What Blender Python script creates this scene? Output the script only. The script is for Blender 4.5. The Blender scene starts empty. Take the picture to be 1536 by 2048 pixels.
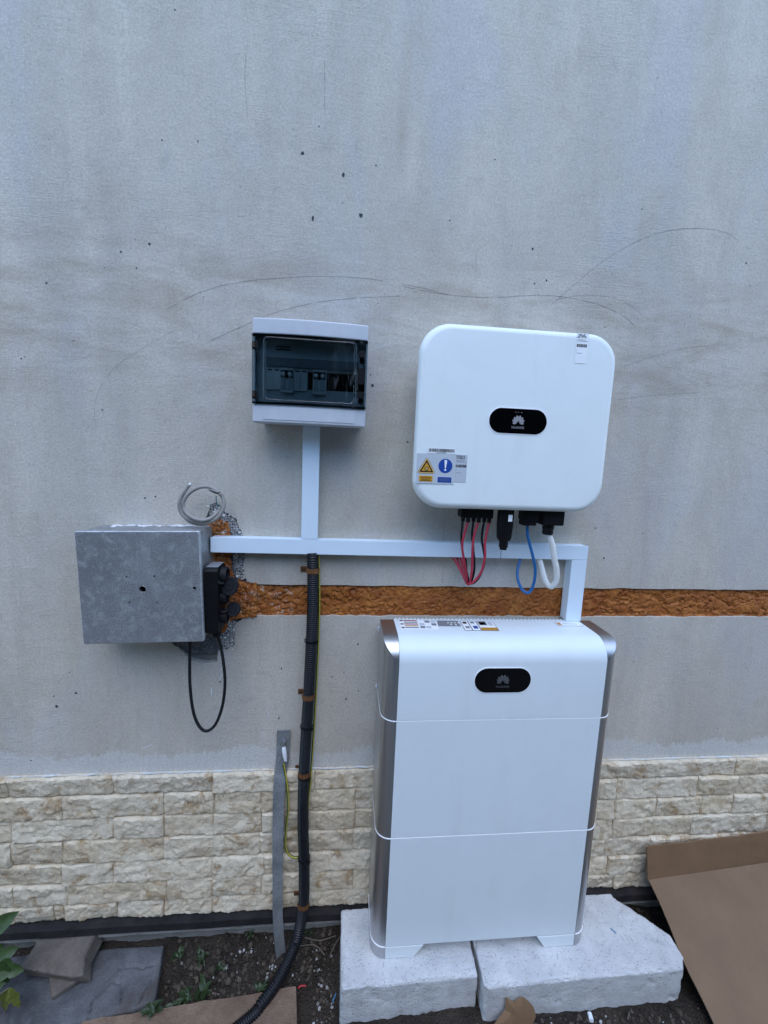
import bpy, bmesh, math, random
from mathutils import Vector, Matrix, noise as mn
random.seed(7)
S = bpy.context.scene
C = S.collection
R = math.radians

# ------------------------------------------------------------------ camera
cd = bpy.data.cameras.new('camera'); cam = bpy.data.objects.new('camera', cd); C.objects.link(cam)
cd.sensor_fit = 'VERTICAL'; cd.sensor_height = 36.0; cd.lens = 818.03 / 2048 * 36.0
cd.clip_start = 0.02; cd.clip_end = 400
def cam_matrix(loc, yaw, pitch, roll):
    f = Vector((math.sin(yaw)*math.cos(pitch), math.cos(yaw)*math.cos(pitch), -math.sin(pitch)))
    r = Vector((math.cos(yaw), -math.sin(yaw), 0)); d = f.cross(r)
    c, s = math.cos(roll), math.sin(roll)
    X = c*r + s*d; D = -s*r + c*d
    m = Matrix((X, -D, -f)).transposed().to_4x4(); m.translation = loc
    return m
cam.matrix_world = cam_matrix((-0.4486, -1.2107, 1.4677), 0.09427, 0.12964, -0.04251)
S.camera = cam

# ------------------------------------------------------------------ sky, soft overcast sun, exposure
SUN_EL, SUN_AZ = 60.0, 180.0
w = bpy.data.worlds.new('World'); S.world = w; w.use_nodes = True
nt = w.node_tree; bg = nt.nodes['Background']
sk = nt.nodes.new('ShaderNodeTexSky'); sk.sky_type = 'NISHITA'; sk.sun_disc = False
sk.sun_elevation = R(SUN_EL); sk.sun_rotation = R(SUN_AZ); sk.air_density = 1.0; sk.dust_density = 0.1; sk.ozone_density = 2.0
nt.links.new(sk.outputs[0], bg.inputs[0]); bg.inputs[1].default_value = 0.15
sl = bpy.data.lights.new('sun', 'SUN'); sun = bpy.data.objects.new('sun', sl); C.objects.link(sun)
sl.energy = 0.5; sl.angle = R(50); sl.color = (1.0, 0.985, 0.965)
sun.rotation_euler = (R(90 - SUN_EL), 0, R(SUN_AZ - 180)); sun.location = (0, -6, 8)
vs = S.view_settings
vs.view_transform = 'Standard'; vs.look = 'None'; vs.gamma = 1.0; vs.use_curve_mapping = False
vs.exposure = 1.65

# ------------------------------------------------------------------ material helpers
class NT:
    def __init__(s, name):
        s.m = bpy.data.materials.new(name); s.m.use_nodes = True
        s.t = s.m.node_tree; s.b = s.t.nodes['Principled BSDF']; s.o = s.t.nodes['Material Output']
        s.tc = s.t.nodes.new('ShaderNodeTexCoord').outputs['Object']
    def n(s, typ, **kw):
        n = s.t.nodes.new('ShaderNode' + typ)
        for k, v in kw.items(): setattr(n, k, v)
        return n
    def put(s, sock, v):
        if isinstance(v, bpy.types.NodeSocket): s.t.links.new(v, sock)
        elif isinstance(v, (tuple, list)) and len(v) == 3 and sock.type == 'RGBA': sock.default_value = (*v, 1)
        else: sock.default_value = v
    def map(s, scale, vec=None, loc=(0, 0, 0), rot=(0, 0, 0)):
        n = s.n('Mapping'); s.put(n.inputs[0], vec or s.tc); n.inputs['Location'].default_value = loc
        n.inputs['Rotation'].default_value = rot; n.inputs['Scale'].default_value = scale; return n.outputs[0]
    def noise(s, scale, vec=None, detail=4, rough=.55, dist=0):
        n = s.n('TexNoise'); s.put(n.inputs['Vector'], vec or s.tc); n.inputs['Scale'].default_value = scale
        n.inputs['Detail'].default_value = detail; n.inputs['Roughness'].default_value = rough
        n.inputs['Distortion'].default_value = dist; return n.outputs['Fac']
    def vor(s, scale, vec=None, feature='F1', out='Distance'):
        n = s.n('TexVoronoi', feature=feature); s.put(n.inputs['Vector'], vec or s.tc); n.inputs['Scale'].default_value = scale
        return n.outputs[out]
    def rng(s, v, a, b, c=0., d=1., smooth=False):
        n = s.n('MapRange'); n.clamp = True
        if smooth: n.interpolation_type = 'SMOOTHSTEP'
        s.put(n.inputs['Value'], v)
        for k, x in zip(('From Min', 'From Max', 'To Min', 'To Max'), (a, b, c, d)): s.put(n.inputs[k], x)
        return n.outputs[0]
    def mth(s, op, a, b=0.0):
        n = s.n('Math', operation=op); s.put(n.inputs[0], a); s.put(n.inputs[1], b); return n.outputs[0]
    def mix(s, f, a, b, bt='MIX'):
        n = s.n('Mix', data_type='RGBA', blend_type=bt); s.put(n.inputs[0], f)
        s.put(n.inputs[6], a); s.put(n.inputs[7], b); return n.outputs[2]
    def xyz(s, vec=None):
        n = s.n('SeparateXYZ'); s.put(n.inputs[0], vec or s.tc); return n.outputs
    def bump(s, h, strength=.3, dist=.002):
        n = s.n('Bump'); n.inputs['Strength'].default_value = strength; n.inputs['Distance'].default_value = dist
        s.put(n.inputs['Height'], h); s.put(s.b.inputs['Normal'], n.outputs[0]); return n
    def fin(s, col, rough=.5, metal=0., spec=.5):
        s.put(s.b.inputs['Base Color'], col); s.put(s.b.inputs['Roughness'], rough); s.put(s.b.inputs['Metallic'], metal)
        s.put(s.b.inputs['Specular IOR Level'], spec); return s.m

def simple(name, col, rough=.5, metal=0., var=.12, vscale=25, bump=.0, bscale=300, spec=.5, bdist=.001):
    s = NT(name)
    v = s.noise(vscale, detail=5, rough=.6)
    dark = tuple(c*(1-var) for c in col); lite = tuple(min(1, c*(1+var)) for c in col)
    c = s.mix(s.rng(v, .3, .7), dark, lite)
    if bump: s.bump(s.noise(bscale, detail=3), bump, bdist)
    return s.fin(c, s.rng(v, .3, .7, max(.02, rough-.06), min(1, rough+.06)), metal, spec)

def mat_plaster():
    s = NT('grey_plaster'); x, y, z = s.xyz()
    streak = s.noise(1, s.map((5.5, 1, .8)), 5, .6, .4)
    patch = s.noise(1, s.map((1.6, 1, 2.0), loc=(3, 0, 1)), 5, .62, .3)
    cloud = s.noise(1, s.map((6, 1, 3.2), loc=(7, 0, 2)), 7, .68, .6)
    blot = s.noise(1, s.map((15, 1, 11), loc=(4, 0, 8)), 6, .7, .5)
    grain = s.noise(150, None, 5, .75); grain2 = s.noise(260, None, 3, .7)
    comb = s.noise(1, s.map((16, 1, 330)), 4, .65, .5)
    combm = s.rng(s.noise(1, s.map((2.4, 1, 2.6), loc=(1, 0, 9)), 4, .6), .50, .66)
    c = s.mix(s.rng(streak, .30, .70), (0.487, 0.461, 0.414), (0.656, 0.601, 0.515))
    c = s.mix(s.mth('MULTIPLY', s.rng(patch, .42, .66), .65), c, (0.548, 0.514, 0.441))
    c = s.mix(s.mth('MULTIPLY', s.rng(cloud, .48, .72), .62), c, (0.441, 0.400, 0.330))
    c = s.mix(s.mth('MULTIPLY', s.rng(blot, .56, .78), .40), c, (0.387, 0.330, 0.262))
    c = s.mix(s.mth('MULTIPLY', s.rng(blot, .44, .26), .28), c, (0.726, 0.667, 0.567))
    # rubbed brown-grey and lilac areas, with fairly firm vertical sides
    warm = s.mth('MULTIPLY', s.rng(s.noise(1, s.map((4.2, 1, 1.1), loc=(21, 0, 5)), 6, .62, .5), .51, .60), s.rng(s.noise(1, s.map((2, 1, 2), loc=(8, 0, 13)), 4), .40, .60, .35, 1))
    c = s.mix(s.mth('MULTIPLY', warm, .26), c, (0.383, 0.344, 0.309))
    lilac = s.rng(s.noise(1, s.map((3.4, 1, 1.3), loc=(31, 0, 15)), 4, .55, .4), .53, .64)
    c = s.mix(s.mth('MULTIPLY', lilac, .35), c, (0.524, 0.529, 0.576))
    c = s.mix(s.mth('MULTIPLY', s.rng(s.noise(1, s.map((24, 1, 17), loc=(2, 0, 2)), 6, .72, .6), .55, .75), .34), c, (0.295, 0.281, 0.267))
    # trodden brownish smears in a band above the boxes
    band = s.mth('MULTIPLY', s.rng(z, 1.50, 1.80, 0, 1, True), s.rng(z, 1.86, 2.20, 1, 0, True))
    sm = s.rng(s.noise(1, s.map((3.6, 1, 14), loc=(2, 0, 4)), 7, .7, .6), .44, .70)
    c = s.mix(s.mth('MULTIPLY', s.mth('MULTIPLY', band, sm), .70), c, (0.309, 0.251, 0.188))
    # brown drips and rubbed patches higher up, in vertical runs
    run = s.mth('MULTIPLY', s.rng(s.noise(1, s.map((7.5, 1, .55), loc=(11, 0, 3)), 4, .55, .5), .56, .70), s.rng(s.noise(1, s.map((5, 1, 2.4), loc=(0, 0, 6)), 4), .42, .62))
    c = s.mix(s.mth('MULTIPLY', run, .50), c, (0.404, 0.340, 0.267))
    # trowel edges: hard-sided vertical strips
    tr = s.rng(s.noise(1, s.map((8, 1, .16), loc=(5, 0, 0)), 2, .4, .2), .495, .505)
    c = s.mix(s.mth('MULTIPLY', tr, .10), c, (0.417, 0.373, 0.315))
    # paler skim coat left above the stone
    edge = s.mth('ADD', s.mth('MULTIPLY', s.noise(1, s.map((3.3, 1, .0)), 3, .6), .16),
                 s.mth('MULTIPLY', s.noise(1, s.map((70, 1, 5)), 5, .75), .085))
    lim = s.mth('ADD', edge, .412)
    d = s.mth('SUBTRACT', lim, z)
    sk_ = s.mth('MULTIPLY', s.rng(d, -.004, .004), s.rng(s.noise(1, s.map((90, 1, 14)), 4, .7), .30, .55, .45, 1.))
    c = s.mix(s.mth('MULTIPLY', sk_, .80), c, (0.632, 0.635, 0.614))
    c = s.mix(s.rng(grain, .40, .70, 0., .48), c, (0.271, 0.240, 0.200))
    c = s.mix(s.rng(grain2, .52, .75, 0., .45), c, (0.800, 0.774, 0.651))
    lines = s.mth('MULTIPLY', s.rng(comb, .54, .68), s.mth('MULTIPLY', combm, .30))
    c = s.mix(lines, c, (0.287, 0.253, 0.210))
    h = s.mth('ADD', s.mth('MULTIPLY', grain, 1.0), s.mth('MULTIPLY', s.mth('MULTIPLY', comb, combm), 1.2))
    h = s.mth('ADD', h, s.mth('MULTIPLY', s.noise(28, None, 5, .6), 1.6))
    s.bump(h, .8, .0016)
    return s.fin(c, .85, 0, .25)

def mat_stone():
    s = NT('split_limestone')
    oi = s.n('ObjectInfo').outputs['Random']
    co = s.n('VectorMath', operation='ADD'); s.put(co.inputs[0], s.n('NewGeometry').outputs['Position'])
    cx = s.n('CombineXYZ'); s.put(cx.inputs[0], s.mth('MULTIPLY', oi, 31.)); s.put(co.inputs[1], cx.outputs[0]); v = co.outputs[0]
    n1 = s.noise(14, v, 6, .65, .6); n2 = s.noise(75, v, 6, .72, .3); n3 = s.noise(240, v, 4, .7)
    c = s.mix(s.rng(n1, .35, .65), (.60, .485, .325), (.81, .705, .53))
    c = s.mix(s.mth('MULTIPLY', s.rng(oi, 0, 1), .35), c, (.76, .71, .60))
    rust = s.rng(s.noise(13, v, 6, .75, .8), .52, .66)
    c = s.mix(s.mth('MULTIPLY', rust, .80), c, (.33, .19, .07))
    c = s.mix(s.rng(n2, .5, .75, 0, .35), c, (.33, .29, .225))
    s.bump(s.mth('ADD', s.mth('MULTIPLY', n2, 1.6), s.mth('MULTIPLY', n3, .7)), .9, .004)
    return s.fin(c, .85, 0, .25)

def mat_foam():
    s = NT('expanded_foam_orange')
    n1 = s.noise(16, None, 5, .6, .5); n2 = s.noise(70, None, 4); cell = s.vor(38, None, 'DISTANCE_TO_EDGE')
    c = s.mix(s.rng(n1, .35, .65), (.25, .064, .008), (.42, .145, .024))
    c = s.mix(s.rng(n2, .52, .74, 0, .60), c, (.13, .036, .008))
    c = s.mix(s.rng(cell, .0, .03, .45, 0), c, (.56, .27, .085))
    pits = s.rng(s.vor(230), .14, .24, 1, 0)
    c = s.mix(s.mth('MULTIPLY', pits, s.rng(n1, .45, .6)), c, (.05, .018, .006))
    x = s.xyz()[0]
    wh = s.mth('MULTIPLY', s.rng(s.noise(60, None, 5, .7, 1.), .56, .64), s.rng(x, -.66, -.56, 1, 0))
    c = s.mix(s.mth('MULTIPLY', wh, .75), c, (.62, .55, .47))
    s.bump(s.mth('ADD', n2, s.mth('MULTIPLY', s.noise(240), .5)), .8, .004)
    return s.fin(c, .62, 0, .4)

def mat_aac():
    s = NT('aerated_concrete')
    n = s.noise(18, None, 5, .6); g = s.noise(330, None, 3, .65); p = s.vor(120)
    c = s.mix(s.rng(n, .3, .7), (.48, .485, .485), (.62, .62, .615))
    c = s.mix(s.rng(g, .55, .75, 0, .45), c, (.36, .36, .36))
    c = s.mix(s.rng(s.vor(70), .07, .15, .72, 0), c, (.14, .14, .15))
    c = s.mix(s.rng(s.noise(34, None, 6, .75, .8), .60, .72, 0, .45), c, (.27, .26, .25))
    st = s.rng(s.noise(9, None, 5, .7, .6), .60, .75)
    c = s.mix(s.mth('MULTIPLY', st, .35), c, (.40, .36, .32))
    s.bump(s.mth('ADD', g, s.rng(p, .05, .3)), .8, .0025)
    return s.fin(c, .92, 0, .2)

def mat_galv():
    s = NT('galvanised_sheet')
    g = s.noise(260, None, 4, .75); n = s.noise(7, None, 6, .65, .5); m = s.noise(34, None, 5, .7, .6)
    c = s.mix(s.rng(g, .32, .68), (.18, .187, .197), (.50, .51, .52))
    c = s.mix(s.rng(n, .40, .66, 0, .55), c, (.19, .20, .215))
    c = s.mix(s.rng(s.noise(4, None, 6, .7, .8), .50, .66, 0, .55), c, (.50, .515, .53))
    c = s.mix(s.rng(m, .50, .68, 0, .55), c, (.58, .60, .61))
    scr = s.rng(s.noise(1, s.map((60, 60, 150), rot=(0, .6, 0)), 6, .8, 1.5), .66, .71)
    dab = s.mth('MULTIPLY', s.rng(s.noise(150, None, 5, .8, 1.), .55, .62), s.rng(s.noise(13, None, 3, .5), .62, .70))
    c = s.mix(s.mth('MULTIPLY', s.mth('MAXIMUM', scr, dab), .85), c, (.72, .74, .76))
    s.bump(s.mth('ADD', s.noise(45, None, 4), s.mth('MULTIPLY', g, .4)), .22, .002)
    return s.fin(c, s.rng(g, .3, .7, .42, .62), .6, .5)

def mat_steel_brushed():
    s = NT('satin_silver_shell')
    g = s.noise(1, s.map((900, 900, 4)), 2, .5)
    c = s.mix(s.rng(g, .3, .7), (.50, .50, .505), (.57, .57, .575))
    return s.fin(c, s.rng(g, .3, .7, .34, .42), 1.0, .5)

def mat_smoked():
    s = NT('smoked_clear_door')
    tr = s.n('BsdfTransparent'); tr.inputs[0].default_value = (.62, .70, .725, 1)
    gl = s.n('BsdfGlossy'); gl.inputs['Color'].default_value = (1, 1, 1, 1); gl.inputs['Roughness'].default_value = .04
    fr = s.n('Fresnel'); fr.inputs[0].default_value = 1.45
    m1 = s.n('MixShader'); s.t.links.new(fr.outputs[0], m1.inputs[0]); s.t.links.new(tr.outputs[0], m1.inputs[1]); s.t.links.new(gl.outputs[0], m1.inputs[2])
    # mottled reflection painted as a pale film, mostly towards the latch side
    df = s.n('BsdfDiffuse'); df.inputs[0].default_value = (.40, .43, .45, 1)
    x = s.xyz()[0]
    du = s.mth('MULTIPLY', s.rng(s.noise(45, s.map((1.6, 1, .5)), 5, .7, 1.), .52, .75), s.rng(x, .02, .12, .0, .26))
    m2 = s.n('MixShader'); s.t.links.new(du, m2.inputs[0]); s.t.links.new(m1.outputs[0], m2.inputs[1]); s.t.links.new(df.outputs[0], m2.inputs[2])
    s.t.links.new(m2.outputs[0], s.o.inputs[0]); return s.m

def mat_soil():
    s = NT('dark_soil')
    n = s.noise(9, None, 6, .65); g = s.noise(120, None, 5, .7); f = s.vor(160)
    c = s.mix(s.rng(n, .35, .65), (.030, .024, .019), (.070, .055, .042))
    c = s.mix(s.rng(g, .55, .72, 0, .6), c, (.12, .10, .085))
    c = s.mix(s.rng(s.noise(70, None, 4, .7), .66, .72, 0, .6), c, (.32, .31, .30))
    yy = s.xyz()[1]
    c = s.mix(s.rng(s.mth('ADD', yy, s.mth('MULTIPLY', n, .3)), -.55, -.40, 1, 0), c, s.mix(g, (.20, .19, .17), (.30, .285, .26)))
    s.bump(s.mth('ADD', s.mth('MULTIPLY', g, 1.5), f), 1., .008)
    return s.fin(c, .95, 0, .15)

def mat_card(name, col):
    s = NT(name)
    fl = s.noise(1, s.map((260, 6, 6)), 2); n = s.noise(7, None, 5, .6); g = s.noise(420, None, 2)
    c = s.mix(s.rng(n, .3, .7), tuple(k*.88 for k in col), tuple(k*1.08 for k in col))
    c = s.mix(s.rng(g, .4, .7, 0, .12), c, tuple(k*.6 for k in col))
    c = s.mix(s.rng(s.noise(3.2, None, 6, .7, .5), .55, .72, 0, .30), c, tuple(k*.62 for k in col))
    c = s.mix(s.rng(s.noise(1, s.map((9, 2, 2)), 5, .75, .6), .66, .70, 0, .35), c, tuple(min(1, k*1.5) for k in col))
    s.bump(s.mth('ADD', fl, s.mth('MULTIPLY', s.noise(5, None, 5, .6), 6)), .4, .003)
    return s.fin(c, .8, 0, .25)

def mat_slab(name, a, b, stain):
    s = NT(name)
    n = s.noise(8, None, 6, .65, .4); g = s.noise(150, s.map((1, 1.6, 1)), 4, .7)
    c = s.mix(s.rng(n, .35, .65), a, b)
    c = s.mix(s.rng(g, .5, .75, 0, .5), c, tuple(k*.5 for k in a))
    c = s.mix(s.rng(s.noise(5, None, 5, .7, .5), .56, .70, 0, .7), c, stain)
    s.bump(s.mth('ADD', g, s.mth('MULTIPLY', n, 2)), .8, .004)
    return s.fin(c, .9, 0, .2)

def mat_earth_wire():
    s = NT('green_yellow_insulation')
    uv = s.n('UVMap').outputs[0]
    u = s.xyz(uv)[0]
    f = s.rng(s.mth('ABSOLUTE', s.mth('SUBTRACT', u, .40)), .06, .08)
    c = s.mix(f, (.50, .40, .04), (.018, .075, .022))
    return s.fin(c, .45)

def mat_leaf(name, col):
    s = NT(name)
    n = s.noise(40, None, 4)
    c = s.mix(s.rng(n, .3, .7), tuple(k*.6 for k in col), tuple(k*1.25 for k in col))
    s.put(s.b.inputs['Subsurface Weight'], 0.0)
    s.bump(s.noise(90, None, 3), .4, .002)
    return s.fin(c, .5)

def mat_clod():
    s = NT('soil_clod'); oi = s.n('NewGeometry').outputs['Random Per Island']
    c = s.mix(oi, (.028, .022, .017), (.10, .08, .062)); s.bump(s.noise(300, None, 3), .6, .002)
    return s.fin(c, .95, 0, .15)
def mat_crumb():
    s = NT('pale_crumb'); oi = s.n('NewGeometry').outputs['Random Per Island']
    c = s.mix(oi, (.10, .09, .08), (.46, .45, .44)); return s.fin(c, .9, 0, .2)
def mat_coated(name, col, rough):
    """painted sheet metal or plastic with faint dust, rubbed smudges and a few tiny scuffs"""
    s = NT(name)
    f = s.noise(420, None, 2, .6); d = s.noise(5, None, 6, .7, .5); r = s.noise(1, s.map((14, 14, 3), loc=(3, 1, 0)), 5, .65, .4)
    c = s.mix(s.rng(f, .3, .7, 0, 1), tuple(k*.985 for k in col), tuple(min(1, k*1.01) for k in col))
    c = s.mix(s.rng(d, .46, .72, 0, .16), c, tuple(k*.72 for k in col))
    c = s.mix(s.rng(r, .54, .74, 0, .10), c, (.52, .50, .46))
    sc = s.mth('MULTIPLY', s.rng(s.noise(160, None, 4, .8, 1.), .68, .72), s.rng(s.noise(9, None, 3), .50, .62))
    c = s.mix(s.mth('MULTIPLY', sc, .30), c, (.42, .42, .42))
    s.bump(s.mth('ADD', s.noise(900, None, 2), s.mth('MULTIPLY', s.noise(9, None, 3), 3)), .12, .0004)
    return s.fin(c, s.rng(d, .35, .7, rough-.06, rough+.12))
def mat_concrete():
    return mat_slab('raw_concrete', (.24, .235, .22), (.36, .35, .33), (.16, .15, .135))

MAT = dict(
    plaster=mat_plaster(), stone=mat_stone(), foam=mat_foam(), aac=mat_aac(), galv=mat_galv(), silver=mat_steel_brushed(),
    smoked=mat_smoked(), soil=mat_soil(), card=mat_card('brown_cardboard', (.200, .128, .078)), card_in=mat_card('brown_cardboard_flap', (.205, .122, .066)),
    card_wet=mat_slab('damp_cardboard', (.15, .10, .07), (.26, .18, .13), (.10, .062, .042)),
    slab=mat_slab('grey_slab', (.055, .056, .059), (.150, .152, .157), (.085, .070, .060)),
    tan=mat_slab('tan_stone', (.11, .092, .078), (.20, .172, .150), (.14, .10, .072)), tan_side=mat_slab('tan_stone_side', (.15, .09, .05), (.22, .14, .085), (.10, .06, .035)),
    earth=mat_earth_wire(), clod=mat_clod(), crumb=mat_crumb(), concrete=mat_concrete(),
    white=mat_coated('white_powder_coat', (.81, .86, .85), .42),
    panel=mat_coated('white_satin_panel', (.71, .77, .79), .40),
    pvc=simple('white_pvc', (.70, .81, .90), .38, var=.025, vscale=8, bump=.05),
    abs=simple('pale_grey_abs', (.53, .555, .59), .42, var=.05, vscale=30, bump=.15, bscale=700, bdist=.0004),
    trim=simple('bright_trim', (.93, .94, .95), .25, var=.01),
    inner=simple('inner_grey_plastic', (.50, .53, .55), .5, var=.05),
    breaker=simple('breaker_grey', (.74, .76, .76), .5, var=.05), knob=simple('white_knob', (.8, .8, .78), .4, var=.03),
    blackgloss=simple('black_display_glass', (.002, .002, .0025), .06, var=.1, spec=.22),
    black=simple('black_plastic', (.006, .006, .007), .5, var=.2, bump=.1, spec=.18),
    rubber=simple('black_rubber', (.008, .0085, .011), .6, var=.2, bump=.2, spec=.25), bitumen=mat_slab('dark_profile', (.014, .013, .014), (.035, .032, .032), (.05, .03, .02)),
    conduit=simple('black_corrugated_pipe', (.006, .0065, .009), .38, var=.25, vscale=60, spec=.35),
    cablegrey=simple('grey_cable_sheath', (.30, .285, .26), .55, var=.15, vscale=40, bump=.1), cableblack=simple('black_cable', (.008, .009, .011), .5, var=.2, spec=.3),
    cablewhite=simple('white_cable', (.78, .78, .74), .45, var=.06), blue=simple('blue_cable', (.012, .13, .36), .42, var=.1),
    red=simple('red_cable', (.42, .028, .060), .42, var=.12), teal=simple('blue_core', (.06, .22, .27), .5),
    rust=simple('rusty_clamp', (.17, .075, .028), .6, .4, var=.5, vscale=160, bump=.4), screw=simple('screw_head', (.09, .06, .04), .5, .7, var=.3),
    zinc_dull=simple('edge_highlight', (.50, .52, .54), .45, .6, var=.3, vscale=90),  # lid rim made paler: its edge highlight is put into the colour
    zinc=simple('zinc_bolt', (.55, .56, .58), .3, .9, var=.15), strap=mat_slab('weathered_galvanised_strap', (.15, .162, .168), (.27, .285, .29), (.24, .25, .25)),
    sleeve=simple('white_sleeve', (.78, .80, .84), .5, var=.05), net=simple('fibreglass_mesh', (.62, .62, .60), .7, var=.3, vscale=120), net_dark=simple('torn_adhesive', (.12, .12, .125), .9, var=.6, vscale=140, bump=.8, bdist=.003),
    mortar=simple('pale_mortar', (.56, .57, .56), .9, var=.15, vscale=90, bump=.5, bdist=.002), speck=simple('dark_speck', (.045, .048, .055), .9, var=.3, vscale=400), scratch=simple('scratch', (.20, .195, .19), .9, var=.3, vscale=300),
    smear=simple('white_filler', (.66, .68, .70), .8, var=.1),
    lab_white=simple('label_white', (.86, .88, .88), .5, var=.02), lab_grey=simple('label_grey', (.52, .56, .60), .45, var=.03), lab_black=simple('label_black', (.02, .022, .025), .5, var=.1), lab_mid=simple('label_print_grey', (.20, .21, .23), .5, var=.1),
    lab_yellow=simple('label_yellow', (.66, .33, .025), .45, var=.05), lab_brown=simple('label_dark_ochre', (.035, .010, .006), .5), lab_cream=simple('label_light_yellow', (.80, .56, .20), .5),
    lab_red=simple('label_red_brown', (.26, .05, .05), .5),
    lab_blue=simple('label_blue', (.010, .065, .31), .45, var=.06), lab_orange=simple('label_orange', (.50, .24, .03), .5), lab_violet=simple('label_lilac_grey', (.36, .36, .40), .5),
    logo=simple('logo_grey', (.30, .29, .30), .5, var=.05), logo_dim=simple('logo_dim_grey', (.085, .085, .088), .5, var=.1), led=simple('dim_indicator', (.16, .12, .13), .5),
    leaf=mat_leaf('green_leaf', (.035, .068, .016)), leaf_y=mat_leaf('yellow_green_leaf', (.13, .15, .030)), weed=mat_leaf('weed_leaf', (.026, .048, .014)), stem=simple('plant_stem', (.10, .10, .045), .7), twig=simple('dry_twig', (.15, .12, .085), .8),
    redbit=simple('red_plastic', (.45, .04, .045), .5), bluebit=simple('blue_plastic', (.05, .22, .40), .5),
)

# ------------------------------------------------------------------ mesh helpers
class MB:
    def __init__(s): s.v = []; s.f = []; s.uv = None
    def add(s, vs_, fs):
        o = len(s.v); s.v += [tuple(p) for p in vs_]; s.f += [[i+o for i in f] for f in fs]; return s
    def box(s, x0, x1, y0, y1, z0, z1):
        return s.add([(x0,y0,z0),(x1,y0,z0),(x1,y1,z0),(x0,y1,z0),(x0,y0,z1),(x1,y0,z1),(x1,y1,z1),(x0,y1,z1)],
                     [(0,3,2,1),(4,5,6,7),(0,1,5,4),(1,2,6,5),(2,3,7,6),(3,0,4,7)])
    def prism(s, poly, a, b, ax='y'):
        def P(p, t): return {'y': (p[0], t, p[1]), 'z': (p[0], p[1], t), 'x': (t, p[0], p[1])}[ax]
        n = len(poly)
        return s.add([P(p, a) for p in poly]+[P(p, b) for p in poly],
                     [list(range(n)), list(range(2*n-1, n-1, -1))]+[(i, (i+1) % n, n+(i+1) % n, n+i) for i in range(n)])
    def loft(s, rings, c0=True, c1=True):
        n = len(rings[0]); vs_ = [p for r in rings for p in r]; fs = []
        for k in range(len(rings)-1):
            for i in range(n): fs.append((k*n+i, k*n+(i+1) % n, (k+1)*n+(i+1) % n, (k+1)*n+i))
        if c0: fs.append(list(range(n-1, -1, -1)))
        if c1: fs.append([(len(rings)-1)*n+i for i in range(n)])
        return s.add(vs_, fs)
    def tube(s, pts, r, seg=12, squash=None):
        pts = [Vector(p) for p in pts]; rr = r if isinstance(r, (list, tuple)) else [r]*len(pts); rings = []
        t0 = (pts[1]-pts[0]).normalized(); up = Vector((0, 0, 1)) if abs(t0.z) < .9 else Vector((0, 1, 0))
        u = (up - t0*up.dot(t0)).normalized()
        for i, p in enumerate(pts):
            t = (pts[min(i+1, len(pts)-1)]-pts[max(i-1, 0)]).normalized()
            u = (u - t*u.dot(t)).normalized(); v = t.cross(u)
            rings.append([p+(u*math.cos(2*math.pi*k/seg)+v*math.sin(2*math.pi*k/seg))*rr[i] for k in range(seg)])
        return s.loft(rings)
    def cyl(s, a, b, r, seg=20): return s.tube([a, b], r, seg)
    def ball(s, c, r, jit=0, sc=(1, 1, 1)):
        t = (1+5**.5)/2
        V = [(-1,t,0),(1,t,0),(-1,-t,0),(1,-t,0),(0,-1,t),(0,1,t),(0,-1,-t),(0,1,-t),(t,0,-1),(t,0,1),(-t,0,-1),(-t,0,1)]
        F = [(0,11,5),(0,5,1),(0,1,7),(0,7,10),(0,10,11),(1,5,9),(5,11,4),(11,10,2),(10,7,6),(7,1,8),(3,9,4),(3,4,2),(3,2,6),(3,6,8),(3,8,9),(4,9,5),(2,4,11),(6,2,10),(8,6,7),(9,8,1)]
        k = 1/(1+t*t)**.5
        q = Matrix.Rotation(random.uniform(0, 6.28), 3, Vector((random.random()-.5, random.random()-.5, random.random()-.4)).normalized()) if jit else Matrix.Identity(3)
        o = []
        for p in V:
            p = q @ Vector(p); m = r*k*(1+random.uniform(-jit, jit)) if jit else r*k
            o.append((c[0]+p.x*m*sc[0], c[1]+p.y*m*sc[1], c[2]+p.z*m*sc[2]))
        return s.add(o, F)
    def xf(s, fn): s.v = [tuple(fn(Vector(p))) for p in s.v]; return s

def lerp(a, b, t): return a+(b-a)*t
def spline(pts, n=8):
    P = [Vector(p) for p in pts]; P = [P[0]*2-P[1]]+P+[P[-1]*2-P[-2]]; out = []
    for i in range(1, len(P)-2):
        for k in range(n):
            t = k/n; a, b, c, d = P[i-1], P[i], P[i+1], P[i+2]
            out.append(.5*((2*b)+(c-a)*t+(2*a-5*b+4*c-d)*t*t+(-a+3*b-3*c+d)*t**3))
    out.append(P[-2]); return out
def resample(pts, step):
    out = [pts[0]]; acc = 0
    for a, b in zip(pts, pts[1:]):
        L = (b-a).length; d = step-acc
        while d <= L: out.append(a+(b-a)*(d/L)); d += step
        acc = (acc+L) % step
    return out
def rrect(x0, x1, z0, z1, r, n=8):
    o = []
    for cx, cz, a0 in ((x1-r, z0+r, -90), (x1-r, z1-r, 0), (x0+r, z1-r, 90), (x0+r, z0+r, 180)):
        for k in range(n+1):
            a = R(a0+90*k/n); o.append((cx+r*math.cos(a), cz+r*math.sin(a)))
    return o
def circ(cx, cz, r, n=24, sx=1, sz=1): return [(cx+sx*r*math.cos(2*math.pi*k/n), cz+sz*r*math.sin(2*math.pi*k/n)) for k in range(n)]

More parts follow.
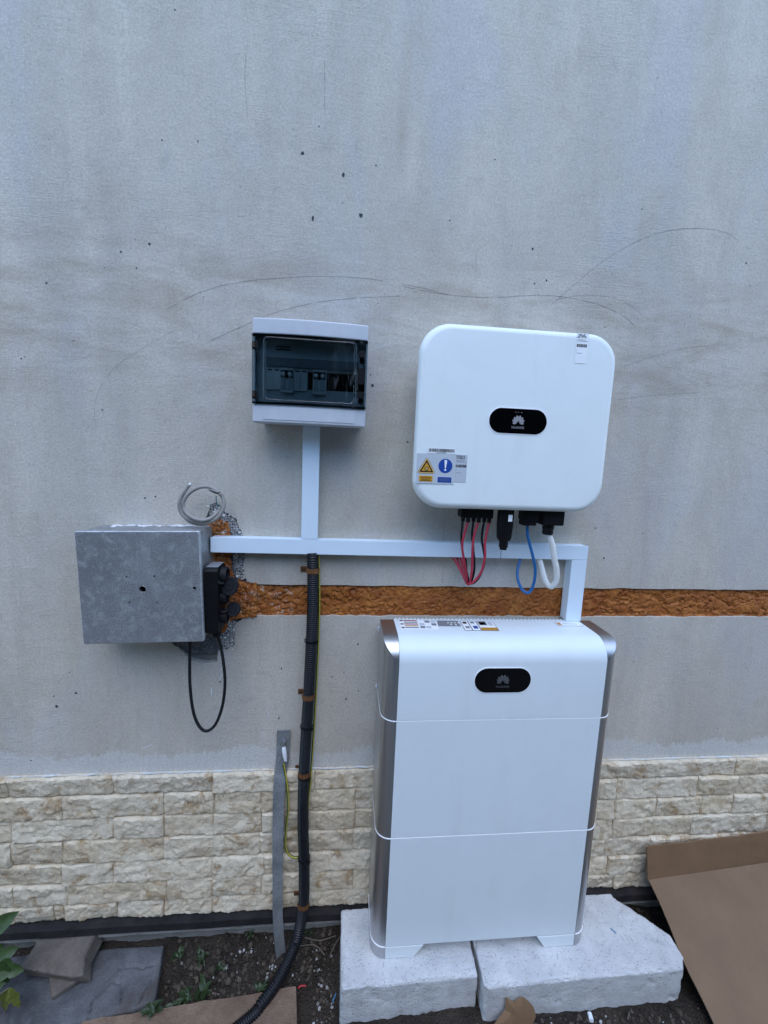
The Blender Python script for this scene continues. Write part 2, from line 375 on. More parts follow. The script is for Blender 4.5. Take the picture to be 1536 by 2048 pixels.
def tag(o, label=None, cat=None, group=None, kind=None):
    for k, v in (('label', label), ('category', cat), ('group', group), ('kind', kind)):
        if v: o[k] = v
    return o
def empty(name, loc, label=None, cat=None, group=None, kind=None):
    o = bpy.data.objects.new(name, None); C.objects.link(o); o.location = loc; o.empty_display_size = .05
    return tag(o, label, cat, group, kind)
def wloc(o):
    l = Vector((0, 0, 0))
    while o: l += o.location; o = o.parent
    return l
def link(name, me, mat, parent=None, keep=False, smooth=None):
    """me has world coordinates; its origin is moved to the middle of its base (unless keep) and put under parent"""
    if smooth is not None:
        me.polygons.foreach_set('use_smooth', [True]*len(me.polygons))
        if smooth < 180: me.set_sharp_from_angle(angle=R(smooth))
    o = bpy.data.objects.new(name, me); C.objects.link(o)
    if mat: me.materials.append(MAT[mat] if isinstance(mat, str) else mat)
    p = Vector((0, 0, 0))
    if not keep and len(me.vertices):
        n = len(me.vertices); co = [0.0]*(3*n); me.vertices.foreach_get('co', co)
        p = Vector(((min(co[0::3])+max(co[0::3]))/2, (min(co[1::3])+max(co[1::3]))/2, min(co[2::3])))
        me.transform(Matrix.Translation(-p))
    o.location = p
    if parent: o.parent = parent; o.location = p-wloc(parent)
    return o
def obj(name, mb, mat, parent=None, bevel=0, seg=2, smooth=None, keep=False, angle=30, wn=False):
    bm = bmesh.new()
    vs_ = [bm.verts.new(p) for p in mb.v]
    for f in mb.f:
        try: bm.faces.new([vs_[i] for i in f])
        except ValueError: pass
    bmesh.ops.recalc_face_normals(bm, faces=bm.faces)
    if bevel:
        ed = [e for e in bm.edges if len(e.link_faces) == 2 and e.calc_face_angle(0) > R(angle)]
        bmesh.ops.bevel(bm, geom=ed, offset=bevel, segments=seg, profile=.5, affect='EDGES', clamp_overlap=True)
        if smooth is None: smooth = 40
        wn = True
    me = bpy.data.meshes.new(name); bm.to_mesh(me); bm.free()
    o = link(name, me, mat, parent, keep, smooth)
    if wn:
        md = o.modifiers.new('weighted_normals', 'WEIGHTED_NORMAL'); md.keep_sharp = True; md.weight = 100
    return o
def remeshed(name, mb, mat, voxel, amp, scale, parent=None, smooth=50, rounds=1, fn=None):
    """a solid block: voxel remesh, a little rounding, then noise in the real shape"""
    o = obj(name+'_raw', mb, None, keep=True)
    md = o.modifiers.new('r', 'REMESH'); md.mode = 'VOXEL'; md.voxel_size = voxel
    if rounds:
        m2 = o.modifiers.new('s', 'SMOOTH'); m2.iterations = rounds; m2.factor = .5
    dg = bpy.context.evaluated_depsgraph_get(); dg.update()
    me = bpy.data.meshes.new_from_object(o.evaluated_get(dg)); old = o.data
    bpy.data.objects.remove(o); bpy.data.meshes.remove(old)
    nr = [v.normal.copy() for v in me.vertices]
    for v, n in zip(me.vertices, nr):
        p = v.co; d = amp*(mn.noise(p*scale)+.5*mn.noise(p*scale*2.7)+.3*mn.noise(p*scale*7))
        if fn: d += fn(p, n)
        v.co = p+n*d
    me.name = name
    return link(name, me, mat, parent, smooth=smooth)
def text(name, s, size, x, y, z, mat, parent, align='CENTER', flat='y'):
    cu = bpy.data.curves.new('t', 'FONT'); cu.body = s; cu.size = size; cu.align_x = align; cu.align_y = 'CENTER'; cu.resolution_u = 2
    cu.extrude = .0001
    o = bpy.data.objects.new('t', cu); C.objects.link(o)
    dg = bpy.context.evaluated_depsgraph_get(); dg.update()
    me = bpy.data.meshes.new_from_object(o.evaluated_get(dg)); bpy.data.objects.remove(o)
    if flat == 'y': me.transform(Matrix.Translation((x, y, z)) @ Matrix.Rotation(R(90), 4, 'X'))
    else: me.transform(Matrix.Translation((x, y, z)))
    me.materials.clear(); me.name = name
    return link(name, me, mat, parent)
def flat(name, poly, y, mat, parent, th=.0004):           # a thin sticker or print facing the viewer (towards -y)
    return obj(name, MB().prism(poly, y, y+th), mat, parent)
def rect(x0, x1, z0, z1): return [(x0, z0), (x1, z0), (x1, z1), (x0, z1)]

# ================================================================== ground
def smooth01(t): t = max(0, min(1, t)); return t*t*(3-2*t)
def soil_h(x, y):
    z = -.142
    z += .028*smooth01((x+.47)/.10)*smooth01((.72-x)/.12)                    # banked up round the concrete blocks
    z += .02*smooth01((y+.05)/.05)
    p = Vector((x, y, 0))
    near = smooth01((y+3)/2)
    z += near*(.011*mn.noise(p*7)+.007*mn.noise(p*19)+.005*mn.noise(p*52)+.0028*mn.noise(p*110))
    return z
xs = [-60, -30, -15, -8, -5, -3.5, -2.6, -2.1]+[-1.8+.009*i for i in range(356)]+[1.6, 2.2, 3, 4.5, 8, 15, 30, 60]
ys = [.02-.009*i for i in range(62)]+[-.58, -.66, -.76, -.9, -1.1, -1.4, -1.8, -2.4, -3.2, -4.5, -7, -11, -18, -30, -60]
gm = MB(); nx = len(xs)
gm.v = [(x, y, soil_h(x, y)) for y in ys for x in xs]
gm.f = [(j*nx+i, j*nx+i+1, (j+1)*nx+i+1, (j+1)*nx+i) for j in range(len(ys)-1) for i in range(nx-1)]
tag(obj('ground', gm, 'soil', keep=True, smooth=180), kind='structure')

# ================================================================== house wall
hw = empty('house_wall', (0, 0, -.1), 'grey rendered house wall with a course of split stone along its foot', 'wall')
obj('wall_core', MB().box(-6, 6, .024, .30, -.5, 4.6), 'concrete', hw, keep=True)

def jag(a, b, n, amp, sc, seed):
    o = []
    for i in range(n+1):
        t = i/n; x = lerp(a[0], b[0], t); z = lerp(a[1], b[1], t)
        o.append((x, z+amp*(mn.noise(Vector((x*sc, seed, 0)))+.6*mn.noise(Vector((x*sc*3.3, seed, 5))))))
    return o
lower_edge = jag((2.6, .999), (.34, .985), 80, .004, 14, 1)+jag((.33, .985), (-.725, .982), 60, .0045, 16, 2)
hole = [(-0.7479, 0.973), (-0.7685, 0.9556), (-0.7701, 0.9176), (-0.7747, 0.8793), (-0.7998, 0.8729), (-0.8203, 0.8698), (-0.8236, 0.8345), (-0.8589, 0.8298), (-0.9024, 0.8396), (-0.9222, 0.8652), (-0.9518, 0.8921),
        (-0.985, 0.9823), (-0.9658, 1.1789), (-0.8671, 1.2403), (-0.8441, 1.2936), (-0.8382, 1.3142), (-0.8214, 1.3234), (-0.8075, 1.3123), (-0.7979, 1.2965), (-0.7824, 1.2897), (-0.7642, 1.2726), (-0.7558, 1.2492), (-0.7445, 1.2212), (-0.7417, 1.1838), (-0.7446, 1.1308), (-0.7418, 1.1003), (-0.7303, 1.0821)]
hole2 = []
for i, (a, b) in enumerate(zip(hole, hole[1:])):
    for k in range(4):
        t = k/4; hole2.append((lerp(a[0], b[0], t)+random.uniform(-.002, .002), lerp(a[1], b[1], t)+random.uniform(-.002, .002)))
hole2.append(hole[-1])
upper_edge = jag((-.715, 1.080), (.326, 1.0815), 60, .0022, 12, 3)+jag((.336, 1.0815), (2.6, 1.09), 80, .003, 12, 4)
outline = [(-6, -.06), (6, -.06), (6, .999)]+lower_edge+hole2+upper_edge+[(6, 1.09), (6, 4.5), (-6, 4.5)]
def sheet(outer, holes, y0, y1):
    bm = bmesh.new(); edges = []
    for loop in [outer]+holes:
        v = [bm.verts.new((p[0], y0, p[1])) for p in loop]
        edges += [bm.edges.new((v[i], v[(i+1) % len(v)])) for i in range(len(v))]
    r = bmesh.ops.triangle_fill(bm, use_beauty=True, use_dissolve=False, edges=edges)
    fs = [g for g in r['geom'] if isinstance(g, bmesh.types.BMFace)]
    e = bmesh.ops.extrude_face_region(bm, geom=fs)
    for g in e['geom']:
        if isinstance(g, bmesh.types.BMVert): g.co.y = y1
    bmesh.ops.recalc_face_normals(bm, faces=bm.faces)
    me = bpy.data.meshes.new('sheet'); bm.to_mesh(me); bm.free(); return me
link('plaster', sheet(outline, [], 0, .02), 'plaster', hw, keep=True)

def inside(p, poly):
    c = False; j = len(poly)-1
    for i in range(len(poly)):
        if (poly[i][1] > p[1]) != (poly[j][1] > p[1]) and p[0] < (poly[j][0]-poly[i][0])*(p[1]-poly[i][1])/(poly[j][1]-poly[i][1])+poly[i][0]: c = not c
        j = i
    return c
def foam_h(x, z):
    p = Vector((x*24, 0, z*30)); q = p+Vector((mn.noise(p*.9)+.5*mn.noise(p*2.5), 0, mn.noise(p*.9+Vector((9, 9, 9)))+.5*mn.noise(p*2.5+Vector((2, 7, 1)))))*1.0
    d = mn.voronoi(q)[0]
    lump = 1-min(1, d[0]/.75)**2
    crack = min(1, (d[1]-d[0])/.10)
    fine = mn.noise(Vector((x*120, 3, z*120)))*.0012+mn.noise(Vector((x*60, 8, z*60)))*.0016
    soft = mn.noise(Vector((x*9, 1, z*22)))*.002
    return .0125-.0022*lump-.0048*crack-fine*1.2-soft*1.6
fm = MB(); X0, X1, NX, NZ = -.80, 2.6, 1130, 44
for j in range(NZ+1):
    for i in range(NX+1):
        x = lerp(X0, X1, i/NX); z = lerp(.968, 1.096, j/NZ); fm.v.append((x, foam_h(x, z), z))
fm.f = [(j*(NX+1)+i, j*(NX+1)+i+1, (j+1)*(NX+1)+i+1, (j+1)*(NX+1)+i) for j in range(NZ) for i in range(NX)]
obj('foam_strip', fm, 'foam', hw, keep=True, smooth=60)
# torn patch beside the metal box: adhesive bed, foam showing through, ragged glass mesh
bed = MB(); NX, NZ = 70, 120
for j in range(NZ+1):
    for i in range(NX+1):
        x = lerp(-.98, -.734, i/NX); z = lerp(.86, 1.36, j/NZ); p = Vector((x, 0, z))
        bed.v.append((x, .006-.005*mn.noise(p*70)-.004*mn.noise(p*150), z))
bed.f = [(j*(NX+1)+i, j*(NX+1)+i+1, (j+1)*(NX+1)+i+1, (j+1)*(NX+1)+i) for j in range(NZ) for i in range(NX)]
obj('torn_adhesive', bed, 'net_dark', hw, keep=True, smooth=60)
fpoly = [(-0.6675, 1.0845), (-0.7693, 1.0922), (-0.779, 1.1529), (-0.7744, 1.2055), (-0.7799, 1.2396), (-0.7868, 1.269), (-0.8149, 1.2755), (-0.8459, 1.2629), (-0.8578, 0.9048), (-0.8142, 0.9016), (-0.7964, 0.927), (-0.7874, 0.9602), (-0.7552, 0.9745), (-0.6669, 0.9782)]
fp = MB(); NX, NZ = 70, 130; ok = {}
for j in range(NZ+1):
    for i in range(NX+1):
        x = lerp(-.86, -.705, i/NX); z = lerp(.93, 1.32, j/NZ)
        ok[i, j] = inside((x+.004*mn.noise(Vector((x*90, 0, z*90))), z+.004*mn.noise(Vector((x*90, 5, z*90)))), fpoly)
        fp.v.append((x, foam_h(x, z)-.0115, z))
fp.f = [(j*(NX+1)+i, j*(NX+1)+i+1, (j+1)*(NX+1)+i+1, (j+1)*(NX+1)+i) for j in range(NZ) for i in range(NX) if ok[i, j] and ok[i+1, j+1] and ok[i+1, j] and ok[i, j+1]]
obj('foam_patch', fp, 'foam', hw, keep=True, smooth=60)
net = MB(); cell = .0046
bands = [[(-0.8451, 1.3169), (-0.813, 1.3266), (-0.8022, 1.2861), (-0.8388, 1.2704)], [(-0.8105, 1.2976), (-0.7796, 1.2927), (-0.7543, 1.2581), (-0.7373, 1.2169), (-0.7744, 1.2055), (-0.7897, 1.2601), (-0.8107, 1.2683)],
         [(-0.7789, 1.171), (-0.7388, 1.1718), (-0.7404, 1.0927), (-0.7635, 1.0923)], [(-0.7991, 0.9633), (-0.7641, 0.9635), (-0.7689, 0.8729), (-0.8174, 0.8666), (-0.8141, 0.908)]]
for bp in bands:
    bx0, bx1 = min(p[0] for p in bp), max(p[0] for p in bp); bz0, bz1 = min(p[1] for p in bp), max(p[1] for p in bp)
    def wob(x, z): return (x+.0016*mn.noise(Vector((x*60, 0, z*60))), .004-.006*abs(mn.noise(Vector((x*80, 4, z*80)))), z+.0016*mn.noise(Vector((x*60, 7, z*60))))
    for i in range(int((bx1-bx0)/cell)+1):
        for j in range(int((bz1-bz0)/cell)+1):
            x, z = bx0+i*cell, bz0+j*cell
            for dx, dz in ((cell, 0), (0, cell)):
                if inside((x, z), bp) and inside((x+dx, z+dz), bp) and random.random() > .2:
                    net.tube([wob(x, z), wob(x+dx, z+dz)], .00055, 4)
    for k in range(26):
        x, z = random.uniform(bx0, bx1), random.uniform(bz0, bz1)
        if inside((x, z), bp): net.ball((x, .002, z), random.uniform(.0015, .004), .35)
tag(obj('glass_mesh_scraps', net, 'net', hw, keep=True), kind='stuff')

# stones of the plinth
ROWS = [(.4755, .411, [-1.4268, -1.1308, -0.8366, -0.5223, 0.6555]),
        (.411, .3345, [-1.2806, -0.9851, -0.833, -0.688, -0.3886, 0.5061, 0.81]),
        (.3345, .2615, [-1.4245, -1.1337, -0.9855, -0.8338, -0.6847, -0.5369, -0.3893, 0.5093, 0.6635, 0.8349, 0.9592]),
        (.2615, .182, [-1.2831, -0.9876, -0.6907, -0.3918, 0.5102, 0.8109]),
        (.182, .110, [-1.1386, -0.8386, -0.6763, -0.5342, 0.49, 0.6578, 0.9607]),
        (.110, .0375, [-1.4346, -1.2784, -0.9794, -0.8395, -0.6839, -0.3873, 0.5115, 0.6592]),
        (.0375, -.021, [-1.4367, -1.3228, -1.2894, -1.1353, -0.9933, -0.8402, -0.6244, -0.5321, 0.5439])]
def stone_mesh(x0, x1, z0, z1, seed):
    g = .0006; x0 += .0002; x1 -= .0002; z0 += g; z1 -= g; L, Hh = x1-x0, z1-z0
    nx, nz = max(4, int(L/.0045)), 15; t = random.uniform(.0155, .0215); tilt = random.uniform(-.004, .004); sk_ = random.uniform(-.003, .003)
    m = MB(); off = Vector((.003*seed, int(seed/9)*.4, 0))
    for j in range(nz+1):
        for i in range(nx+1):
            u, v = i/nx, j/nz; x, z = x0+L*u, z0+Hh*v; p = Vector((x, 0, z))+off
            q = p*17+Vector((mn.noise(p*30), mn.noise(p*30+Vector((5, 0, 0))), 0))*.5
            d = mn.voronoi(Vector((q.x, 0, q.z*1.7)))
            facet = mn.noise(d[1][0]*3.1)                                    # one height per chipped facet
            r = .0036*facet+.0030*mn.noise(p*20)+.0026*mn.noise(p*46)+.0022*mn.noise(p*100)+.0014*mn.noise(p*190)
            e = min(u*L*3+.001, (1-u)*L*3+.001, v*Hh*1.0, (1-v)*Hh*.8)
            fall = 1-math.exp(-e/.0020)
            y = -(t-.004+.0065*fall+r*(.55+.45*fall)+tilt*(v-.5)*2+sk_*(u-.5)*2)
            x += .0010*mn.noise(p*90)*(1 if 0 < i < nx else .6); z += .0012*mn.noise(p*90+Vector((0, 8, 0)))
            m.v.append((x, min(y, -.004), z))
    N = nx+1
    m.f = [(j*N+i, j*N+i+1, (j+1)*N+i+1, (j+1)*N+i) for j in range(nz) for i in range(nx)]
    rim = [i for i in range(N)]+[j*N+nx for j in range(1, nz+1)]+[nz*N+i for i in range(nx-1, -1, -1)]+[j*N for j in range(nz-1, 0, -1)]
    b = len(m.v)
    for k in rim: m.v.append((m.v[k][0], -.0005, m.v[k][2]))
    n = len(rim)
    m.f += [(rim[k], b+k, b+(k+1) % n, rim[(k+1) % n]) for k in range(n)]
    return m
sn = 0
for zt, zb, js in ROWS:
    J = sorted(js); full = []
    lo, hi = -3.0, 2.6
    x = J[0]
    while x > lo: x -= random.choice((.15, .2, .29, .3)); full.append(x)
    full.reverse(); full += J
    a = J[0]; out = [full[0]]
    for x in full[1:]:
        while x-out[-1] > .40: out.append(out[-1]+random.choice((.15, .28, .29)) if x-out[-1] > .55 else (out[-1]+x)/2)
        out.append(x)
    while out[-1] < hi: out.append(out[-1]+random.choice((.15, .23, .29)))
    for x0, x1 in zip(out, out[1:]):
        if x1-x0 < .012: continue
        obj('stone', stone_mesh(x0, x1, zb, zt, sn), 'stone', hw, smooth=38); sn += 1
bead = [Vector((x, -.010+.003*mn.noise(Vector((x*30, 0, 0))), .4775+.0025*mn.noise(Vector((x*25, 3, 0))))) for x in [-3.0+.012*i for i in range(468)]]
obj('mortar_bead', MB().tube(bead, [max(.0006, .0024+.0042*mn.noise(p*33)) for p in bead], 6), 'mortar', hw, smooth=180, keep=True)
pb = MB()
NP = 160
prof = [(-.001, -.0225), (-.032, -.0235), (-.040, -.027), (-.0405, -.051), (-.036, -.0545), (-.001, -.055)]
rings = []
for i in range(NP+1):
    x = lerp(-3.1, 2.7, i/NP); dy = .0018*mn.noise(Vector((x*6, 0, 0))); dz = .0022*mn.noise(Vector((x*5, 3, 0)))
    rings.append([(x, y+dy, z+dz) for y, z in prof])
pb.loft(rings); obj('base_profile', pb, 'bitumen', hw, keep=True, smooth=30)
ft = MB(); rings = []
for i in range(NP+1):
    x = lerp(-3.1, 2.7, i/NP); n = mn.noise(Vector((x*9, 1, 0))); n2 = mn.noise(Vector((x*22, 4, 0)))
    rings.append([(x, .02, -.056), (x, -.030+.003*n2, -.056), (x, -.031+.003*n, -.072+.004*n2), (x, -.012+.004*n, -.082+.004*n), (x, -.006+.006*n2, -.12), (x, .0, -.25), (x, .02, -.25)])
ft.loft(rings); obj('footing', ft, 'concrete', hw, keep=True, smooth=40)

# marks on the render: drawn arcs, hairline joints, pits, drips of white filler
def ribbon(m, pts, wdt, y=-.0005):
    P = spline([(p[0], y, p[1]) for p in pts], 10)
    for a, b in zip(P, P[1:]):
        t = (b-a).normalized(); n = Vector((-t.z, 0, t.x))
        k = wdt*(.55+.75*abs(mn.noise(a*23))) * (0 if mn.noise(a*31+Vector((3, 0, 0))) < -.42 else 1)
        if k: m.add([a-n*k/2, b-n*k/2, b+n*k/2, a+n*k/2], [(0, 1, 2, 3)])
arcs = [[(-0.9422, 1.8421), (-0.8571, 1.8904), (-0.7653, 1.9216), (-0.646, 1.9437), (-0.5246, 1.9571), (-0.4008, 1.9603), (-0.2738, 1.9505), (-0.1725, 1.9355)],
        [(-0.8326, 1.7669), (-0.7324, 1.8182), (-0.6452, 1.8584), (-0.5368, 1.8898), (-0.4268, 1.9085), (-0.315, 1.9222)],
        [(-0.3616, 1.9581), (-0.2735, 1.9439), (-0.1725, 1.9355), (-0.0558, 1.9376), (0.062, 1.9518), (0.1522, 1.9558), (0.2608, 1.9446), (0.3417, 1.9211), (0.3894, 1.8934)],
        [(0.1246, 1.9277), (0.1939, 1.9932), (0.2776, 2.0652), (0.3777, 2.1276), (0.4666, 2.1609), (0.5591, 2.1744), (0.648, 2.1686), (0.7275, 2.1299)],
        [(0.3605, 1.7695), (0.4524, 1.8043), (0.5775, 1.8414), (0.7075, 1.8572)], [(0.3594, 1.6741), (0.4835, 1.6957), (0.6304, 1.7114)],
        [(-1.118, 1.4519), (-1.1401, 1.5392), (-1.1306, 1.6065), (-1.0891, 1.6747), (-1.0163, 1.7314), (-0.924, 1.7894)],
        [(0.1381, 1.9452), (0.2276, 1.9656), (0.3368, 1.9599), (0.438, 1.911)]]
for k, a in enumerate(arcs):
    m = MB(); ribbon(m, a, .0010 if k < 4 else .0006); obj('scratch_mark', m, 'scratch', hw, keep=True)
m = MB()
for a in ([(-0.1501, 1.3209), (-0.1478, 1.2593), (-0.1422, 1.0937)], [(0.0775, 1.3279), (0.0825, 1.2337)], [(-1.3126, 0.9786), (-1.2776, 0.9788)], [(-1.4176, 0.9793), (-1.4171, 0.9509)], [(-0.7319, 2.3268), (-0.7381, 2.4234), (-0.7318, 2.4915)], [(-0.5331, 2.3187), (-0.5381, 2.4807)]):
    ribbon(m, a, .0009)
tag(obj('hairline_marks', m, 'scratch', hw, keep=True), kind='stuff')
sp = MB()
def pit(p, r, el=1.0):
    poly = [(p[0]+r*(1+.35*random.uniform(-1, 1))*math.cos(a), p[1]+el*r*(1+.35*random.uniform(-1, 1))*math.sin(a)) for a in [2*math.pi*k/8 for k in range(8)]]
    sp.prism(poly, -.0006, .0004)
for p, r, e in [((-0.4815, 2.2157), .0035, 1.6), ((-0.5601, 2.1011), .0035, 1.6), ((-0.4314, 2.1202), .006, 1), ((-1.0556, 1.9756), .0025, 1), ((-0.9835, 2.0012), .003, 1), ((-1.0182, 1.9393), .002, 1), ((-1.2433, 1.8846), .0025, 1), ((-0.9453, 2.2521), .002, 1), ((-0.8564, 2.2579), .002, 1),
                ((-0.0695, 2.2947), .002, 1), ((-0.185, 2.1296), .002, 1), ((0.0579, 2.0764), .003, 1), ((0.1073, 1.996), .0025, 1), ((0.0724, 1.9852), .002, 1), ((-0.3897, 1.7031), .002, 1), ((-0.3828, 1.6744), .004, 1), ((-0.2735, 1.5192), .003, 1), ((-1.2921, 0.7297), .002, 1), ((-1.2871, 0.6962), .004, 1), ((-1.3688, 0.5225), .002, 1), ((-1.2305, 0.7385), .003, 1),
                ((0.339, 1.2786), .002, 1), ((0.3789, 1.1822), .0025, 1), ((-0.8154, 0.7712), .003, 1), ((-0.6311, 0.8124), .002, 1.6), ((-0.6373, 0.6474), .002, 2), ((-0.3979, 0.8921), .002, 2), ((-0.4296, 0.7086), .002, 2), ((-0.391, 0.7353), .002, 1), ((-0.4385, 0.7963), .0015, 1), ((-0.9067, 2.5466), .002, 1), ((-0.5489, 2.3253), .002, 1), ((-0.3955, 2.2473), .002, 1), ((-0.5905, 2.2568), .004, 1.2), ((0.373, 2.21), .002, .7), ((0.7207, 2.0931), .003, .8), ((-1.1194, 1.5671), .002, 1), ((-1.0162, 1.3285), .003, .6), ((-0.9876, 1.3337), .003, .6)]:
    pit(p, r, e)
for k in range(90): pit((random.uniform(-1.7, 1.5), random.uniform(.55, 2.8)), random.choice((.0006, .0008, .0009, .0012, .0016)), random.uniform(.7, 1.4))
for k in range(120): pit((random.gauss(.0, .8), random.gauss(1.85, .08)), random.uniform(.0005, .0011), 1)
tag(obj('wall_specks', sp, 'speck', hw, keep=True), kind='stuff')
dr = MB()
for pts in ([(-0.8045, 0.8328), (-0.8121, 0.8054)], [(-0.8063, 0.8005), (-0.8153, 0.7794), (-0.8169, 0.7729)], [(-0.6743, 0.6851), (-0.6712, 0.6683), (-0.6665, 0.6513)], [(-0.8408, 0.7519), (-0.8411, 0.7273)], [(-1.0482, 0.5536), (-1.0304, 0.5615), (-1.0185, 0.5662)]):
    ribbon(dr, pts, .0035, -.0009)
tag(obj('filler_drips', dr, 'smear', hw, keep=True), kind='stuff')

# ================================================================== cable trunking
def trunk(name, label, body, lid, lab2=None):
    e = empty(name, (sum(body[:2])/2, -.02, body[2]), label, 'trunking')
    x0, x1, z0, z1 = body; obj('tray', MB().box(x0, x1, -.036, -.0004, z0, z1), 'pvc', e, bevel=.0012, seg=1)
    x0, x1, z0, z1 = lid; obj('lid', MB().box(x0, x1, -.040, -.0362, z0, z1), 'pvc', e, bevel=.0016, seg=2)
    return e
trunk('cable_trunking', 'short upright white trunking running down from the breaker box', (-.5715, -.5285, 1.2285, 1.549), (-.5735, -.5265, 1.2290, 1.548))
trunk('cable_trunking', 'long horizontal white trunking between the metal box and the joint under the inverter', (-.826, .0208, 1.186, 1.2265), (-.826, .0205, 1.184, 1.2282))
trunk('cable_trunking', 'short horizontal white trunking below the inverter, right of the hairline joint', (.0216, .296, 1.186, 1.2265), (.0218, .298, 1.184, 1.2282))
trunk('cable_trunking', 'upright white trunking dropping onto the top of the battery cabinet', (.2505, .296, .9862, 1.1835), (.2485, .298, .9864, 1.1832))

# ================================================================== breaker box
bx = empty('breaker_box', (-.5495, -.05, 1.54), 'pale grey breaker box with a smoked clear door, left of the inverter', 'breaker box')
x0, x1, z0, z1 = -.6945, -.4045, 1.547, 1.8035; xm = (x0+x1)/2
sh = MB(); sh.box(x0+.006, x1-.006, -.060, -.0004, z0+.004, z1-.004); obj('back_shell', sh, 'abs', bx, bevel=.006)
def cover_ring(dx, dz0, dz1, y, bow=0):
    return [(p[0], y-bow*(1-((p[0]-xm)/.145)**2), p[1]) for p in rrect(x0+dx, x1-dx, z0+dz0, z1-dz1, .008, 5)]
DZ0, DZ1 = 1.5935, 1.7635
cv = MB()                                    # cover as a frame round the door opening
cv.box(x0, x1, -.112, -.0605, DZ1+.001, z1)
cv.box(x0, x1, -.112, -.0605, z0, DZ0-.001)

tp = MB()                                    # top and bottom fronts, slightly bowed
def bowbar(m, za, zb, yf, yb, nseg=14, bow=.010):
    rings = []
    for i in range(nseg+1):
        x = lerp(x0, x1, i/nseg); y = yf-bow*(1-((x-xm)/(x1-xm))**2)
        rings.append([(x, yb, za), (x, y, za), (x, y, zb), (x, yb, zb)])
    return m.loft(rings)
obj('cover_top', bowbar(MB(), DZ1+.001, z1, -.112, -.0605), 'abs', bx, bevel=.004, seg=3)
cb = obj('cover_bottom', bowbar(MB(), z0, DZ0-.001, -.112, -.0605), 'abs', bx, bevel=.004, seg=3)
for xa in (x0, x1-.004): obj('cover_side', MB().box(xa, xa+.004, -.100, -.0605, DZ0-.0008, DZ1+.0008), 'abs', bx)
lp = MB(); rr = []
for i in range(13):
    x = lerp(-.667, -.4315, i/12); y = -.1122-.010*(1-((x-xm)/(x1-xm))**2); rr.append([(x, y-.0012, 1.5545), (x, y-.0012, 1.5875), (x, y+.004, 1.5875), (x, y+.004, 1.5545)])
obj('inset_panel', lp.loft(rr), 'abs', cb, bevel=.0006, seg=1)
obj('inner_plate', (MB().box(x0+.004, x1-.004, -.082, -.0605, DZ0-.0006, 1.640).box(x0+.004, x1-.004, -.082, -.0605, 1.687, DZ1+.0006)
                    .box(x0+.004, x0+.030, -.082, -.0605, 1.6402, 1.6868)), 'inner', bx)
obj('ledge', MB().box(x0+.03, x1-.02, -.088, -.0822, 1.694, 1.716), 'lab_mid', bx)
obj('device_bay', MB().box(x0+.0302, x1-.0042, -.068, -.0606, 1.6402, 1.6868), 'black', bx)
def module_w(k): return -.6640+.0176*k
for k in (0, 1, 4, 5):
    a = module_w(k); bk = obj('blank_module', MB().box(a+.0004, a+.0172, -.088, -.0682, 1.6345, 1.6875), 'breaker', bx, bevel=.0006, seg=1)
    sl_ = MB()
    for q in range(6): sl_.box(a+.002, a+.0156, -.0889, -.0881, 1.640+q*.0064, 1.6442+q*.0064)
    obj('slat', sl_, 'breaker', bk); obj('slot', MB().prism(rrect(a+.003, a+.0146, 1.6822, 1.6858, .0015, 3), -.0886, -.0881), 'black', bk)
for k in (2, 7):
    a = module_w(k) + (-.004 if k == 7 else 0)
    br = obj('circuit_breaker', MB().box(a+.0004, a+.0348, -.094, -.0683, 1.628, 1.690), 'breaker', bx, bevel=.001, seg=1)
    obj('recess', MB().box(a+.002, a+.0332, -.0948, -.0941, 1.664, 1.684), 'black', br)
    for q in (.0092, .0262):
        obj('toggle', MB().cyl((a+q, -.104, 1.674), (a+q, -.0949, 1.672), .0050, 14), 'knob', br, smooth=40)
        obj('toggle_base', MB().box(a+q-.0058, a+q+.0058, -.0985, -.0951, 1.637, 1.6655), 'inner', br, bevel=.001, seg=1)
m = MB()
for k in range(14):
    xx = -.505+.006*k; m.tube(spline([(xx, -.0690, 1.641), (xx+random.uniform(-.004, .004), -.074, 1.662), (xx+random.uniform(-.006, .006), -.0690, 1.686)], 5), .0015, 6)
obj('wire_ends', m, 'rubber', bx)
npl = obj('name_strip', MB().box(-.6405, -.603, -.0836, -.0822, 1.7355, 1.7455), 'black', bx)
m = MB(); xx = -.6385
for wdt in (.0045, .002, .0032, .0015, .0026, .004, .0012, .0038, .003, .002): m.box(xx, xx+wdt, -.0841, -.0837, 1.7378, 1.7432); xx += wdt+.0009
obj('worn_lettering', m, 'inner', npl)
# smoked door: flat border, raised window, hinges and latches
dr_ = MB(); rr = []
def door_y(x): return -.117-.010*(1-((x-xm)/(x1-xm))**2)
for i in range(17):
    x = lerp(x0, x1, i/16); y = door_y(x); rr.append([(x, y+.003, DZ0), (x, y, DZ0), (x, y, DZ1), (x, y+.003, DZ1)])
door = obj('door', dr_.loft(rr), 'smoked', bx, smooth=35)
wr = MB(); rings = []
wi = rrect(-.6665, -.4315, 1.5985, 1.7575, .012, 6)
def wring(ins, dy):
    cx_, cz_ = (-.6665-.4315)/2, (1.5985+1.7575)/2
    return [(cx_+(p[0]-cx_)*(1-ins/.1175), door_y(p[0])-dy, cz_+(p[1]-cz_)*(1-ins/.0795)) for p in wi]
wr.loft([wring(0, .0006), wring(.0012, .005), wring(.004, .0066), wring(.0068, .0052), wring(.0075, .0008)], False, False)
obj('window_rim', wr, 'smoked', door, smooth=60)
